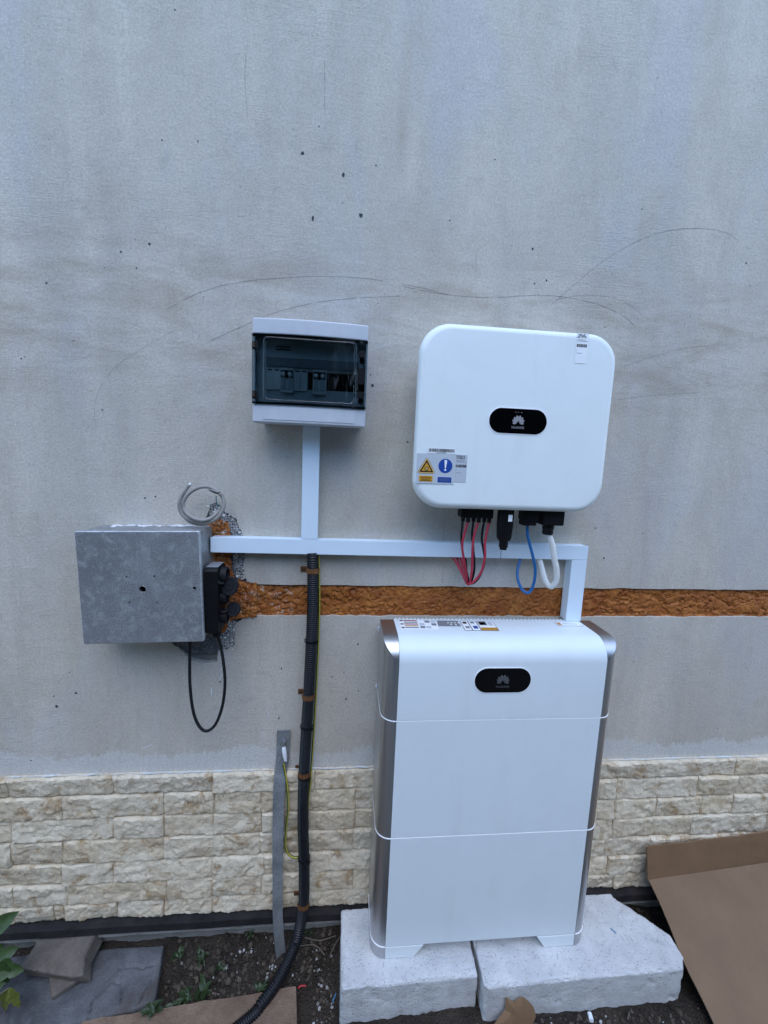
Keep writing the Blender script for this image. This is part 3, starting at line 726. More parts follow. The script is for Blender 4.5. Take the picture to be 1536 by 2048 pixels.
for za, zb in ((DZ1-.0045, DZ1-.0002), (DZ0+.0002, DZ0+.0050)):
    rr = []
    for i in range(15):
        x = lerp(x0+.0005, x1-.0005, i/14); y = door_y(x); rr.append([(x, y+.0105, za), (x, y+.0035, za), (x, y+.0035, zb), (x, y+.0105, zb)])
    obj('door_seal', MB().loft(rr), 'black', bx)
for z in (1.7345, 1.6145):
    hb = obj('hinge', MB().box(x0+.0015, x0+.0165, -.1225, -.1155, z-.0095, z+.0095), 'black', bx, bevel=.001, seg=1)
    obj('hinge_pin', MB().cyl((x0+.006, -.1245, z-.005), (x0+.006, -.1245, z+.006), .0025, 10), 'screw', hb)
for z in (1.7265, 1.626):
    lt = obj('latch', MB().cyl((x1-.0145, -.1345, z), (x1-.0145, -.1195, z), .0088, 24), 'black', bx, bevel=.001, smooth=40)
    obj('latch_wing', MB().cyl((x1-.0142, -.129, z-.0145), (x1-.0142, -.1195, z-.0145), .0070, 20), 'blackgloss', lt, smooth=40)
obj('latch_plate', MB().prism(rrect(x1-.0235, x1-.0050, 1.655, 1.695, .004, 4), -.1213, -.1190), 'black', bx)

# ================================================================== inverter
IX, IZ = -.0135, 1.5777
iv = empty('inverter', (IX, -.07, 1.34), 'large white rounded-square inverter with a black pill display, hung above the trunking', 'inverter')
def iring(ins, y): return [(p[0], y, p[1]) for p in rrect(IX-.2625+ins, IX+.2625-ins, IZ-.235+ins, IZ+.235-ins, max(.02, .078-ins*.7), 12)]
bd = MB().loft([iring(.060, -.006), iring(.045, -.012), iring(.026, -.040), iring(.010, -.090), iring(.0015, -.125), iring(.0008, -.140), iring(.0025, -.148), iring(.0062, -.1545), iring(.0115, -.1582), iring(.018, -.1593), iring(.06, -.1597)])
obj('housing', bd, 'white', iv, smooth=35, wn=True)
def pill(cx, cz, hw_, r, n=14): return rrect(cx-hw_, cx+hw_, cz-r, cz+r, r-.0001, n)
def display(parent, cx, cz, y, hw_, r, logo_mat, dim):
    rim = obj('display_rim', MB().prism(pill(cx, cz, hw_+.0022, r+.0022), y-.0012, y+.002), 'trim', parent, bevel=.0007, seg=2)
    d = obj('display', MB().prism(pill(cx, cz, hw_, r), y-.0020, y+.001), 'blackgloss', parent, bevel=.0005, seg=1)
    m = MB(); k = r/.0318
    for sgn in (-1, 1):
        for ang, ln, wd, off in ((12, .0165, .0066, .0050), (36, .0158, .0066, .0046), (60, .0142, .0058, .0042), (85, .0112, .0046, .0040)):
            a = R(ang); ca, sa = math.sin(a)*sgn, math.cos(a); P = []
            for t in [i/10 for i in range(11)]: P.append((t, wd*.5*max(.04, math.sin(math.pi*min(1, t**1.7*.97+.02)))**.62))
            poly = [(off+ln*t, w_) for t, w_ in P]+[(off+ln*t, -w_) for t, w_ in reversed(P)]
            m.prism([(cx+k*(u*ca+v*sa), cz-.0065*k+k*(u*sa-v*ca)) for u, v in poly], y-.00225, y-.00203)
    obj('logo', m, logo_mat, d)
    text('lettering', 'HUAWEI', .0088*k, cx, y-.0022, cz-.0165*k, dim, d)
    return d
dp = display(iv, -.0095, 1.5785, -.1597, .0775, .0318, 'logo', 'logo')
for k, q in enumerate((-.0085, 0, .0085)):
    xx = -.0105+q; zz = 1.6015-.0004*k
    poly = [(xx-.0018, zz), (xx+.0018, zz+.0016), (xx+.0018, zz-.0016)] if k == 0 else ([(xx+.0018, zz), (xx-.0018, zz-.0016), (xx-.0018, zz+.0016)] if k == 1 else rect(xx-.002, xx+.002, zz-.001, zz+.001))
    flat('indicator', poly, -.16195, 'led', dp, .0002)
Y = -.1603
def barcode(m, a, b, zz0, zz1, y, seed):
    rnd = random.Random(seed); x = a
    while x < b-.0006:
        w_ = rnd.choice((.0006, .0009, .0013, .0018)); m.prism(rect(x, min(b, x+w_), zz0, zz1), y, y+.0002); x += w_+rnd.choice((.0005, .0007, .001))
    return m
def lines(m, rows, y):
    for a, b, z, h in rows: m.prism(rect(a, b, z-h/2, z+h/2), y, y+.0002)
    return m
# safety sticker
st = flat('safety_sticker', rect(-.2705, -.1700, 1.4082, 1.4855), Y-.0006, 'lab_grey', iv, .0006)
Y2 = Y-.0010
def tri(cx, cz, s, r):
    pts = [(-.5*s, -.289*s), (.5*s, -.289*s), (0, .577*s)]; o = []
    for i, p in enumerate(pts):
        a0 = (-150, -30, 90)[i]
        for k in range(-3, 4):
            a = R(a0+k*20); o.append((cx+p[0]+r*math.cos(a), cz+p[1]+r*math.sin(a)))
    return o
tx, tz = -.2440, 1.4485
flat('triangle_edge', tri(tx, tz, .0345, .0045), Y2, 'lab_brown', st); flat('triangle_rim', tri(tx, tz, .0345, .0036), Y2-.0003, 'lab_cream', st)
flat('triangle_band', tri(tx, tz, .0335, .0014), Y2-.0006, 'lab_brown', st); flat('triangle_field', tri(tx, tz-.0003, .0235, .0006), Y2-.0009, 'lab_yellow', st)
flat('gear_disc', [(tx+(.0047 if k % 2 else .0062)*math.cos(k*math.pi/10), tz-.0018+(.0047 if k % 2 else .0062)*math.sin(k*math.pi/10)) for k in range(20)], Y2-.0012, 'lab_brown', st, .0002)
flat('gear_centre', circ(tx, tz-.0018, .0034), Y2-.0015, 'lab_cream', st, .0002); flat('gear_bolt', rect(tx-.0006, tx+.0006, tz-.0042, tz+.0006), Y2-.0018, 'lab_brown', st, .0002)
flat('caption_plate', rect(-.2625, -.2265, 1.4135, 1.4285), Y2, 'lab_yellow', st)
m = lines(MB(), [(-.257, -.231, 1.4250, .0012), (-.259, -.230, 1.4222, .0012), (-.256, -.233, 1.4184, .0012), (-.260, -.229, 1.4160, .0012)], Y2-.0003); obj('caption', m, 'lab_brown', st)
flat('mandatory_disc', circ(-.1945, 1.4555, .0185, 40), Y2, 'lab_blue', st)
ex = [(-.1975, 1.4680)]+[(-.1945+.0040*math.cos(R(a)), 1.4682+.0030*math.sin(R(a))) for a in range(170, 5, -15)]+[(-.1905, 1.4680), (-.1930, 1.4500), (-.1960, 1.4500)]
flat('exclamation_bar', ex, Y2-.0003, 'lab_white', st); flat('exclamation_dot', circ(-.1945, 1.4455, .0026, 16), Y2-.0003, 'lab_white', st)
flat('blue_plate', rect(-.2130, -.1765, 1.4125, 1.4265), Y2, 'lab_blue', st)
m = lines(MB(), [(-.209, -.182, 1.4220, .0007), (-.210, -.180, 1.4196, .0007), (-.208, -.183, 1.4170, .0007)], Y2-.0002); obj('blue_caption', m, 'lab_mid', st)
# serial strip, rating labels
s2 = flat('serial_strip', rect(-.2440, -.1680, 1.4870, 1.5000), Y-.0003, 'lab_white', iv); obj('barcode', barcode(MB(), -.2405, -.1715, 1.4908, 1.4990, Y-.0006, 3), 'lab_black', s2)
obj('serial_number', lines(MB(), [(-.220, -.194, 1.4888, .0016)], Y-.0006), 'lab_mid', s2)
def rating(x0_, x1_, zt, zb, mat, seed):
    s_ = flat('rating_label', rect(x0_, x1_, zb, zt), Y-.0002, mat, iv); L = x1_-x0_; h = zt-zb; yy = Y-.0005
    obj('barcode', barcode(MB(), x0_+.05*L, x1_-.04*L, zt-.46*h, zt-.36*h, yy, seed), 'lab_black', s_)
    mm = MB(); rnd = random.Random(seed+9)
    for i in range(10):
        for j in range(4):
            if rnd.random() < .68: mm.prism(rect(x0_+L*(.04+.075*i), x0_+L*(.04+.075*(i+1)), zt-h*(.03+.032*(j+1)), zt-h*(.03+.032*j)), yy, yy+.0002)
    obj('printed_mark', mm, 'lab_mid', s_)
    tag(obj('small_print', lines(MB(), [(x0_+.06*L, x0_+.75*L, zt-.22*h, .0009), (x0_+.06*L, x0_+.95*L, zt-.26*h, .0009), (x0_+.06*L, x0_+.10*L, zt-.58*h, .0018), (x0_+.10*L, x0_+.55*L, zt-.66*h, .001)], yy), 'lab_mid', s_), kind='stuff')
rating(-.1685, -.1375, 1.4862, 1.4150, 'lab_grey', 5); rating(.1280, .1590, 1.8075, 1.7330, 'lab_white', 8)
# connectors under the housing
cbk = obj('dc_connector', MB().box(-.1310, -.0400, -.118, -.078, 1.3150, 1.3440), 'black', iv, bevel=.002)
for k in range(3):
    xx = -.1215+.0305*k
    obj('gland', MB().cyl((xx, -.105, 1.3040), (xx, -.105, 1.316), .0058, 12), 'black', cbk, smooth=40); obj('gland', MB().cyl((xx+.0135, -.108, 1.3020), (xx+.0135, -.108, 1.316), .0058, 12), 'black', cbk, smooth=40)
dg_ = obj('communication_dongle', MB().loft([[(p[0], p[1], z) for p in rrect(-.0050-wx, -.0050+wx, -.118-wy, -.118+wy, .006, 4)] for z, wx, wy in ((1.344, .0205, .014), (1.30, .0205, .014), (1.262, .0185, .013), (1.255, .0150, .011))]), 'black', iv, smooth=35)
obj('dongle_cap', MB().loft([[(-.0045+r*math.cos(k*math.pi/9), -.118+r*math.sin(k*math.pi/9), z) for k in range(18)] for z, r in ((1.2555, .0125), (1.236, .0125), (1.2345, .0100), (1.2285, .0095))]), 'black', dg_, smooth=35)
flat('dongle_label', rect(-.0025, .0090, 1.3105, 1.3290), -.1326, 'lab_white', dg_)
cl = obj('signal_connector', MB().box(.0455, .0905, -.126, -.084, 1.3130, 1.344).box(.0465, .0845, -.122, -.088, 1.2985, 1.3132), 'black', iv, bevel=.002)
ca = obj('ac_connector', MB().box(.0990, .1600, -.132, -.080, 1.3020, 1.344), 'black', iv, bevel=.003)
obj('gland', MB().loft([[(.1265+r*math.cos(k*math.pi/9), -.108+r*math.sin(k*math.pi/9), z) for k in range(18)] for z, r in ((1.3022, .0160), (1.290, .0165), (1.288, .0150), (1.276, .0150), (1.273, .0125))]), 'black', ca, smooth=35)

# cables below the inverter
def cable(name, label, pts, r, mat, cat='cable', group=None, seg=12, n=8):
    o = obj(name, MB().tube(spline(pts, n), r, seg), mat, smooth=180); return tag(o, label, cat, group)
G = 'solar string cables looping under the inverter'
cable('solar_cable', 'red cable from the leftmost plug under the inverter', [(-.108, -.108, 1.310), (-0.1171, -0.106, 1.2577), (-0.1181, -0.104, 1.2285), (-0.1093, -0.1, 1.1915), (-0.0965, -0.092, 1.1454), (-0.0905, -0.082, 1.1231), (-0.0953, -0.066, 1.1302), (-0.1079, -0.045, 1.1561), (-0.1228, -0.032, 1.1801), (-.150, -.030, 1.192)], .0034, 'red', group=G)
cable('solar_cable', 'red cable from the middle plug under the inverter', [(-.0775, -.108, 1.310), (-0.0878, -0.108, 1.2631), (-0.0893, -0.108, 1.2229), (-0.0858, -0.104, 1.1711), (-0.0843, -0.094, 1.1314), (-0.086, -0.084, 1.1147), (-0.0918, -0.066, 1.1227), (-0.1014, -0.045, 1.1501), (-0.1083, -0.024, 1.1784), (-.134, -.018, 1.192)], .0034, 'red', group=G)
cable('solar_cable', 'red cable from the rightmost of the three plugs under the inverter', [(-.047, -.108, 1.310), (-0.0554, -0.11, 1.2457), (-0.0525, -0.11, 1.2068), (-0.0579, -0.106, 1.1619), (-0.0729, -0.1, 1.1319), (-0.0857, -0.092, 1.1188), (-0.0904, -0.072, 1.1215), (-0.0935, -0.045, 1.1471), (-0.0988, -0.034, 1.1811), (-.119, -.032, 1.192)], .0034, 'red', group=G)
cable('solar_cable', 'black cable beside the leftmost red one under the inverter', [(-.1215, -.105, 1.312), (-0.1212, -0.098, 1.256), (-0.1145, -0.096, 1.2196), (-0.101, -0.092, 1.1676), (-0.087, -0.084, 1.1283), (-0.0877, -0.074, 1.1176), (-0.094, -0.055, 1.1346), (-0.0956, -0.018, 1.1772), (-.128, -.014, 1.192)], .0032, 'cableblack', group=G)
cable('solar_cable', 'black cable between the left and middle red cables under the inverter', [(-.091, -.105, 1.312), (-0.0906, -0.098, 1.264), (-0.0831, -0.098, 1.2207), (-0.0751, -0.094, 1.1686), (-0.0772, -0.086, 1.129), (-0.0828, -0.078, 1.1159), (-0.0879, -0.055, 1.1347), (-0.0879, -0.018, 1.1773), (-.120, -.014, 1.192)], .0032, 'cableblack', group=G)
cable('solar_cable', 'black cable beside the rightmost red one under the inverter', [(-.0605, -.105, 1.312), (-0.0624, -0.1, 1.2578), (-0.0539, -0.098, 1.2214), (-0.0474, -0.096, 1.1844), (-0.059, -0.092, 1.1386), (-0.0773, -0.084, 1.1179), (-0.0831, -0.055, 1.1317), (-0.0816, -0.018, 1.1775), (-.113, -.014, 1.192)], .0032, 'cableblack', group=G)
cable('signal_cable', 'blue cable hanging in a loop under the inverter', [(.0660, -.104, 1.305), (0.0693, -0.104, 1.2721), (0.0796, -0.104, 1.2403), (0.0948, -0.102, 1.199), (0.1051, -0.098, 1.1654), (0.1089, -0.09, 1.1239), (0.1012, -0.08, 1.0915), (0.0851, -0.07, 1.0957), (0.0739, -0.058, 1.1227), (0.0755, -0.045, 1.1501), (0.0874, -0.03, 1.1776), (.083, -.024, 1.192)], .0044, 'blue')
cable('mains_cable', 'thick white cable looping from the inverter into the trunking', [(.1265, -.108, 1.282), (0.1449, -0.108, 1.2397), (0.1539, -0.106, 1.2056), (0.1674, -0.102, 1.1676), (0.1736, -0.094, 1.1322), (0.168, -0.082, 1.1115), (0.1589, -0.068, 1.1178), (0.1543, -0.05, 1.1435), (0.1506, -0.028, 1.1783), (.140, -.022, 1.194)], .0082, 'cablewhite', seg=16)

# ================================================================== battery cabinet
A, HW, YF, YB, TOP = .294, .335, -.19, -.03, .985
bt = empty('battery_cabinet', (0, -.11, 0), 'tall white home battery cabinet with silver sides standing on two pale blocks', 'battery')
Z0, Z1, Z2 = .040, .400, .760; g = .0018
NA = 10
def arcpts(sgn): return [(sgn*(A+.041*math.sin(R(90*k/NA))), YF+.041*(1-math.cos(R(90*k/NA)))) for k in range(NA+1)]
plan = [(-HW, YB)]+list(reversed(arcpts(-1)))+arcpts(1)+[(HW, YB)]
for za, zb in ((Z0, Z1), (Z1, Z2)):
    md = obj('front_panel', MB().box(-A+.0004, A-.0004, YF-.0008, YB+.002, za+.0026, zb-.0012), 'panel', bt, bevel=.0010, seg=2)
for za, zb in ((.0004, Z0), (Z0, Z1), (Z1, Z2)):
    for sgn in (-1, 1):
        poly = [(sgn*(A+.0004), YB)]+[(x+sgn*.0004 if k == 0 else x, y) for k, (x, y) in enumerate(arcpts(sgn))]+[(sgn*HW, YB)]
        obj('side_shell', MB().prism(poly, za+(g if za > .01 else 0), zb-g, 'z'), 'silver', bt, smooth=30)
def top_prof():
    P = [(YF, Z2+.0032), (YF, TOP-.06)]+[(YF+.06*(1-math.cos(R(a))), TOP-.06+.06*math.sin(R(a))) for a in range(9, 91, 9)]+[(YB-.04, TOP), (YB, TOP)]
    return P
pf = top_prof()
obj('top_panel', MB().prism([(y-.0008 if i < 12 else y, z+(.0008 if i >= 3 else 0)) for i, (y, z) in enumerate(pf)]+[(YB, Z2+.0032)], -A+.0004, A-.0004, 'x'), 'panel', bt, smooth=28)
def topz(y):
    if y >= YF+.06: return TOP
    d = (YF+.06-y); return TOP-.06+math.sqrt(max(0, .0036-d*d))
for sgn in (-1, 1):
    rings = []
    for k, (x, yf) in enumerate([(sgn*(A+.0004), YF)]+arcpts(sgn)[1:]):
        ring = [(x, yf, Z2+g), (x, yf, topz(yf))]
        for a in range(5, 91, 5):
            y = YF+.06*(1-math.cos(R(a))); y = max(y, yf+1e-5*a); ring.append((x, y, topz(y)))
        ring += [(x, YB-.02, TOP), (x, YB, TOP), (x, YB, Z2+g)]
        rings.append(ring)
    obj('side_shell', MB().loft(rings), 'silver', bt, smooth=22)
for z in (Z1, Z2):
    obj('seam_trim', MB().prism([(x*1.0018, y-.0011 if y < -.1 else y) for x, y in plan], z-.0010, z+.0011, 'z'), 'trim', bt)
for sgn in (-1, 1):
    poly = [(sgn*(A+.001), YB-.01)]+[(x*1.003, y-.0012) for x, y in arcpts(sgn)]+[(sgn*HW*1.003, YB-.01)]
    obj('seam_trim', MB().prism(poly, Z0-.0013, Z0+.0013, 'z'), 'trim', bt)
obj('foot', MB().prism([(-.2935, .0), (-.206, 0), (-.179, .0385), (-.2935, .0385)], YF-.0006, -.05), 'panel', bt, bevel=.0008, seg=1)
obj('foot', MB().prism([(.2935, .0), (.199, 0), (.173, .0385), (.2935, .0385)], YF-.0006, -.05), 'panel', bt, bevel=.0008, seg=1)
display(bt, -.0047, .8780, YF-.0008, .0795, .0355, 'logo_dim', 'logo_dim')
m = MB()
for k in range(50): m.box(-.290+.0117*k, -.2835+.0117*k, YB+.0001, YB+.007, TOP-.006, TOP+.0016)
obj('vent_comb', m, 'panel', bt)
for (x, z) in ((-.345, .958), (-.345, .772)):
    obj('wall_bracket', MB().box(x+.004, x+.0095, -.040, -.031, z-.006, z+.006), 'abs', bt, bevel=.001, seg=1)
# printed labels on the flat top
def topq(c, u0, u1, v0, v1, z):
    def P(u, v):
        a = Vector(c[0])*(1-u)+Vector(c[1])*u; b = Vector(c[3])*(1-u)+Vector(c[2])*u; p = a*(1-v)+b*v; return (p.x, p.y)
    return [P(u0, v0), P(u1, v0), P(u1, v1), P(u0, v1)]
def tl(name, c, q, z, mat, parent): return obj(name, MB().prism(topq(c, *q, 0), z, z+.0003, 'z'), mat, parent)
ZT = TOP+.0009
c1 = [(-0.2794, -0.0344, 0.9859), (-0.1648, -0.0386, 0.9859), (-0.1697, -0.1045, 0.9859), (-0.2797, -0.1019, 0.9859)]
L1 = tl('warning_label', c1, (0, 1, 0, 1), ZT, 'lab_white', bt)
for k in range(5): tl('text_block', c1, (.12, .48, .04+.19*k, .14+.19*k), ZT+.0004, ('lab_red', 'lab_mid', 'lab_red', 'lab_orange', 'lab_mid')[k], L1); tl('icon', c1, (.02, .10, .04+.19*k, .16+.19*k), ZT+.0004, 'lab_white' if k % 2 else 'lab_brown', L1)
for k in range(3):
    for j in range(3): tl('diagram', c1, (.52+.16*j, .65+.16*j, .05+.31*k, .28+.31*k), ZT+.0004, ('lab_white', 'lab_grey', 'lab_mid')[(k+j*2) % 3], L1)
c2 = [(-0.164, -0.0386, 0.9859), (-0.0955, -0.0415, 0.9859), (-0.0962, -0.0826, 0.9859), (-0.1681, -0.0815, 0.9859)]
L2 = tl('information_label', c2, (0.02, .97, 0, 1), ZT, 'lab_mid', bt)
for u, v in ((.45, .3), (.6, .3), (.75, .3), (.9, .3), (.55, .6), (.75, .65)): tl('icon', c2, (u, u+.07, v, v+.16), ZT+.0004, 'lab_white', L2)
c3 = [(-0.0924, -0.0415, 0.9859), (0.0113, -0.042, 0.9859), (0.0065, -0.1136, 0.9859), (-0.0953, -0.1108, 0.9859)]
L3 = tl('hazard_label', c3, (0, 1, 0, 1), ZT, 'lab_black', bt)
for u0, u1, v0, v1, mt in ((.015, .22, .03, .97, 'lab_white'), (.245, .47, .03, .97, 'lab_white'), (.495, .985, .03, .97, 'lab_white')): tl('field', c3, (u0, u1, v0, v1), ZT+.0004, mt, L3)
for u0, u1, v0, v1, mt in ((.06, .17, .12, .32, 'lab_brown'), (.07, .19, .58, .80, 'lab_mid'), (.29, .40, .10, .28, 'lab_mid'), (.30, .43, .55, .82, 'lab_blue'), (.52, .76, .06, .45, 'lab_mid'), (.55, .72, .16, .45, 'lab_white'), (.50, .985, .70, .97, 'lab_orange'), (.80, .93, .1, .5, 'lab_grey')): tl('print', c3, (u0, u1, v0, v1), ZT+.0008, mt, L3)
c4 = [(0.2075, -0.0453, 0.9859), (0.2722, -0.0523, 0.9859), (0.2869, -0.077, 0.9859), (0.2059, -0.0759, 0.9859)]
L4 = tl('terminal_label', c4, (0, 1, 0, 1), ZT, 'lab_mid', bt); tl('field', c4, (.02, .98, .06, .94), ZT+.0004, 'lab_white', L4); tl('print', c4, (.06, .20, .2, .8), ZT+.0008, 'lab_orange', L4); tl('print', c4, (.3, .9, .3, .6), ZT+.0008, 'lab_grey', L4)

# ================================================================== concrete blocks under it
def chip(p, n):
    d = mn.noise(p*34)+.5*mn.noise(p*80); e = max(abs(n.x), abs(n.y), abs(n.z)); return -.0035*max(0, d-.35)*2-(.006*max(0, mn.noise(p*45)+.25) if e < .93 else 0)
remeshed_l = remeshed('concrete_block', MB().prism([(-.4235, -.0455), (-.4215, -.2500), (-.0265, -.2450), (-.0205, -.0455)], -.150, -.0008, 'z'), 'aac', .0048, .0014, 30, rounds=1, fn=chip)
tag(remeshed_l, 'squarish pale aerated concrete block under the left foot of the battery', 'concrete block', 'blocks under the battery')
remeshed_r = remeshed('concrete_block', MB().prism([(-.0145, -.0455), (-.0150, -.2730), (.5970, -.2660), (.6210, -.2400), (.6270, -.1760), (.5160, -.0590), (.5150, -.0455)], -.150, -.0008, 'z'), 'aac', .0048, .0014, 28, rounds=1, fn=chip)
tag(remeshed_r, 'wide pale aerated concrete block with a sawn-off corner under the right foot', 'concrete block', 'blocks under the battery')

# ================================================================== metal box with sockets
CXm, CZm, TH = -.9775, 1.104, R(1.5)
def mrot(p):
    x, z = p.x-CXm, p.z-CZm; return Vector((CXm+x*math.cos(TH)-z*math.sin(TH), p.y, CZm+x*math.sin(TH)+z*math.cos(TH)))
mb_ = empty('metal_box', (CXm, -.06, .95), 'square galvanised steel box with drilled holes, fixed to the wall on the left', 'metal box')
a0, a1, b0, b1 = CXm-.1535, CXm+.1535, CZm-.1515, CZm+.1515
fr2 = MB().box(a0+.004, a0+.0055, -.1125, -.001, b0+.004, b1-.004).box(a1-.0055, a1-.004, -.1125, -.001, b0+.004, b1-.004).box(a0+.0056, a1-.0056, -.1124, -.0012, b0+.0040, b0+.0055).box(a0+.0056, a1-.0056, -.1124, -.0012, b1-.0055, b1-.004).box(a0+.0056, a1-.0056, -.004, -.0014, b0+.0056, b1-.0056)
obj('housing', fr2.xf(mrot), 'galv', mb_)
HO = [((-0.9739, 1.1008), .0088), ((-0.8422, 1.1018), .0048), ((-1.0113, 1.1347), .0022), ((-0.9415, 1.1359), .0024), ((-1.0089, 1.0656), .0022), ((-0.9398, 1.0649), .0024), ((-1.1181, 1.2292), .0018)]
lidm = sheet(rrect(a0+.0022, a1-.0022, b0+.0022, b1-.0022, .002, 2), [circ(p[0], p[1], r, 16) for p, r in HO], -.1208, -.1130)
for v in lidm.vertices: v.co = mrot(v.co)
link('lid', lidm, 'galv', mb_)
def lring(i_, y): return [(p[0], y, p[1]) for p in rrect(a0+i_, a1-i_, b0+i_, b1-i_, .003, 3)]
obj('lid_rim', MB().loft([lring(.0023, -.1210), lring(.0010, -.1208), lring(.0, -.1196), lring(0, -.1095), lring(.0012, -.1095), lring(.0022, -.1128)], False, False).xf(mrot), 'zinc_dull', mb_, smooth=60)
for p, r in HO[:2]:
    m = MB().loft([[(p[0]+rr_*math.cos(2*math.pi*k/20), y, p[1]+rr_*math.sin(2*math.pi*k/20)) for k in range(20)] for rr_, y in ((r*1.08, -.1206), (r*1.04, -.1209), (r*1.0, -.1206))], False, False)
    obj('burr', m.xf(mrot), 'zinc', mb_, smooth=60)
sk2 = obj('socket_block', MB().prism([(-.108, .985), (-.104, .972), (-.040, .972), (-.036, .985), (-.036, 1.150), (-.042, 1.156), (-.100, 1.156), (-.108, 1.148)], -.8225, -.786, 'x'), 'black', mb_, bevel=.003)
sm = MB(); rnd = random.Random(12)
for k in range(90):
    t = rnd.random(); x = lerp(a0+.03, a1-.03, t); r = rnd.uniform(.0015, .0045)*(1.5 if rnd.random() < .15 else 1)
    sm.ball((x, -.003-abs(rnd.gauss(0, .010)), b1-.0035+.0004*r), r, .4, (1.6, 1.2, .35))
tag(obj('plaster_crumbs', sm.xf(mrot), 'smear', mb_), kind='stuff')
obj('socket_top_plate', MB().box(-.820, -.788, -.098, -.046, 1.1562, 1.1590), 'lab_mid', sk2, bevel=.001, seg=1)
for z, r in ((1.128, .0235), (1.066, .020), (1.010, .020)):
    q = obj('socket_ring', MB().loft([[(x, -.072+rr_*math.cos(2*math.pi*k/24), z+rr_*math.sin(2*math.pi*k/24)) for k in range(24)] for x, rr_ in ((-.787, r), (-.770, r), (-.769, r*.8), (-.782, r*.74))], False, True), 'rubber', sk2, smooth=35)
def cap(c, r, nrm, name, parent):
    n = Vector(nrm).normalized(); u = n.cross(Vector((0, 0, 1))).normalized(); v = n.cross(u); rings = []
    for d, k in ((.006, .86), (.006, 1.0), (0, 1.0), (-.0015, .95), (-.0015, .72), (-.0004, .70), (-.0004, .50), (-.0022, .48), (-.0022, .25), (-.001, .23)):
        rings.append([Vector(c)-n*d+(u*math.cos(2*math.pi*q/28)+v*math.sin(2*math.pi*q/28))*r*k for q in range(28)])
    return obj(name, MB().loft(rings), 'rubber', parent, smooth=35)
cap((-0.761, -0.092, 1.1035), .0255, (-.25, -1, .28), 'socket_cap', sk2); cap((-0.7518, -0.088, 1.0364), .0205, (-.35, -1, .35), 'socket_cap', sk2)
for p, q, r_ in (((-0.7917, -0.095, 1.1238), (-0.7753, -0.093, 1.1122), .0042), ((-0.7877, -0.085, 1.0291), (-0.7656, -0.087, 1.033), .0040)):
    obj('cap_strap', MB().tube(spline([p, ((p[0]+q[0])/2, p[1]-.006, (p[2]+q[2])/2-.004), q], 6), r_, 8), 'rubber', sk2, smooth=180)
obj('cable_gland', MB().loft([[(-.800+r*math.cos(k*math.pi/8), -.074+r*math.sin(k*math.pi/8), z) for k in range(16)] for z, r in ((.975, .014), (.958, .013), (.952, .009))]), 'black', sk2, smooth=35)
cable('black_cable', 'black cable hanging in a long loop below the metal box', [(-0.8825, -0.05, 0.931), (-0.8825, -0.055, 0.8697), (-0.8813, -0.06, 0.7957), (-0.8729, -0.064, 0.7204), (-0.8575, -0.066, 0.6742), (-0.8359, -0.068, 0.6562), (-0.8096, -0.07, 0.6761), (-0.7887, -0.072, 0.7321), (-0.7792, -0.074, 0.8029), (-0.7825, -0.075, 0.8721), (-0.7916, -0.075, 0.9322), (-.800, -.074, .957)], .0043, 'cableblack', n=10)
coil = empty('coiled_cable', (-0.8496, -0.05, 1.2638), 'coil of grey cable with bare ends lying on the metal box', 'cable')
obj('sheath', MB().tube(spline([(-0.8664, -0.075, 1.3772), (-0.8821, -0.072, 1.355), (-0.8952, -0.068, 1.3298), (-0.8966, -0.064, 1.3061), (-0.8854, -0.06, 1.2866), (-0.8633, -0.056, 1.2755), (-0.8321, -0.054, 1.2719), (-0.8026, -0.054, 1.2854), (-0.7862, -0.052, 1.3108), (-0.7859, -0.05, 1.3356), (-0.801, -0.048, 1.3585), (-0.8255, -0.046, 1.3699), (-0.8521, -0.046, 1.3676), (-0.8768, -0.048, 1.3517), (-0.8902, -0.052, 1.3296), (-0.8884, -0.058, 1.3083), (-0.8707, -0.064, 1.2904), (-0.8446, -0.064, 1.2801), (-0.82, -0.058, 1.2841), (-0.8036, -0.05, 1.2988), (-0.8015, -0.03, 1.3075)], 8), .0050, 12), 'cablegrey', coil, smooth=180)
obj('sheath', MB().tube(spline([(-0.8942, -0.05, 1.2988), (-0.8866, -0.05, 1.2809), (-0.8709, -0.05, 1.2688), (-0.851, -0.046, 1.2645), (-0.8287, -0.04, 1.2698), (-0.8158, -0.02, 1.277)], 8), .0042, 10), 'cablegrey', coil, smooth=180)
for pts, mt in (([(-0.8163, -0.05, 1.3636), (-0.8, -0.06, 1.3582), (-0.7889, -0.066, 1.3604)], 'cablegrey'), ([(-0.8163, -0.05, 1.3609), (-0.7986, -0.056, 1.3524), (-0.7868, -0.06, 1.3518)], 'cablegrey'), ([(-0.8243, -0.05, 1.362), (-0.8059, -0.058, 1.355), (-0.7928, -0.062, 1.3572)], 'rubber'), ([(-0.8058, -0.05, 1.3461), (-0.8059, -0.046, 1.329), (-0.8025, -0.04, 1.3144)], 'teal')):
    obj('bare_core', MB().tube(spline(pts, 6), .0016, 8), mt, coil, smooth=180)
obj('cut_end', MB().tube([(-0.867, -0.0753, 1.3759), (-0.8634, -0.076, 1.3814)], [.0046, .0012], 10), 'trim', coil, smooth=180)

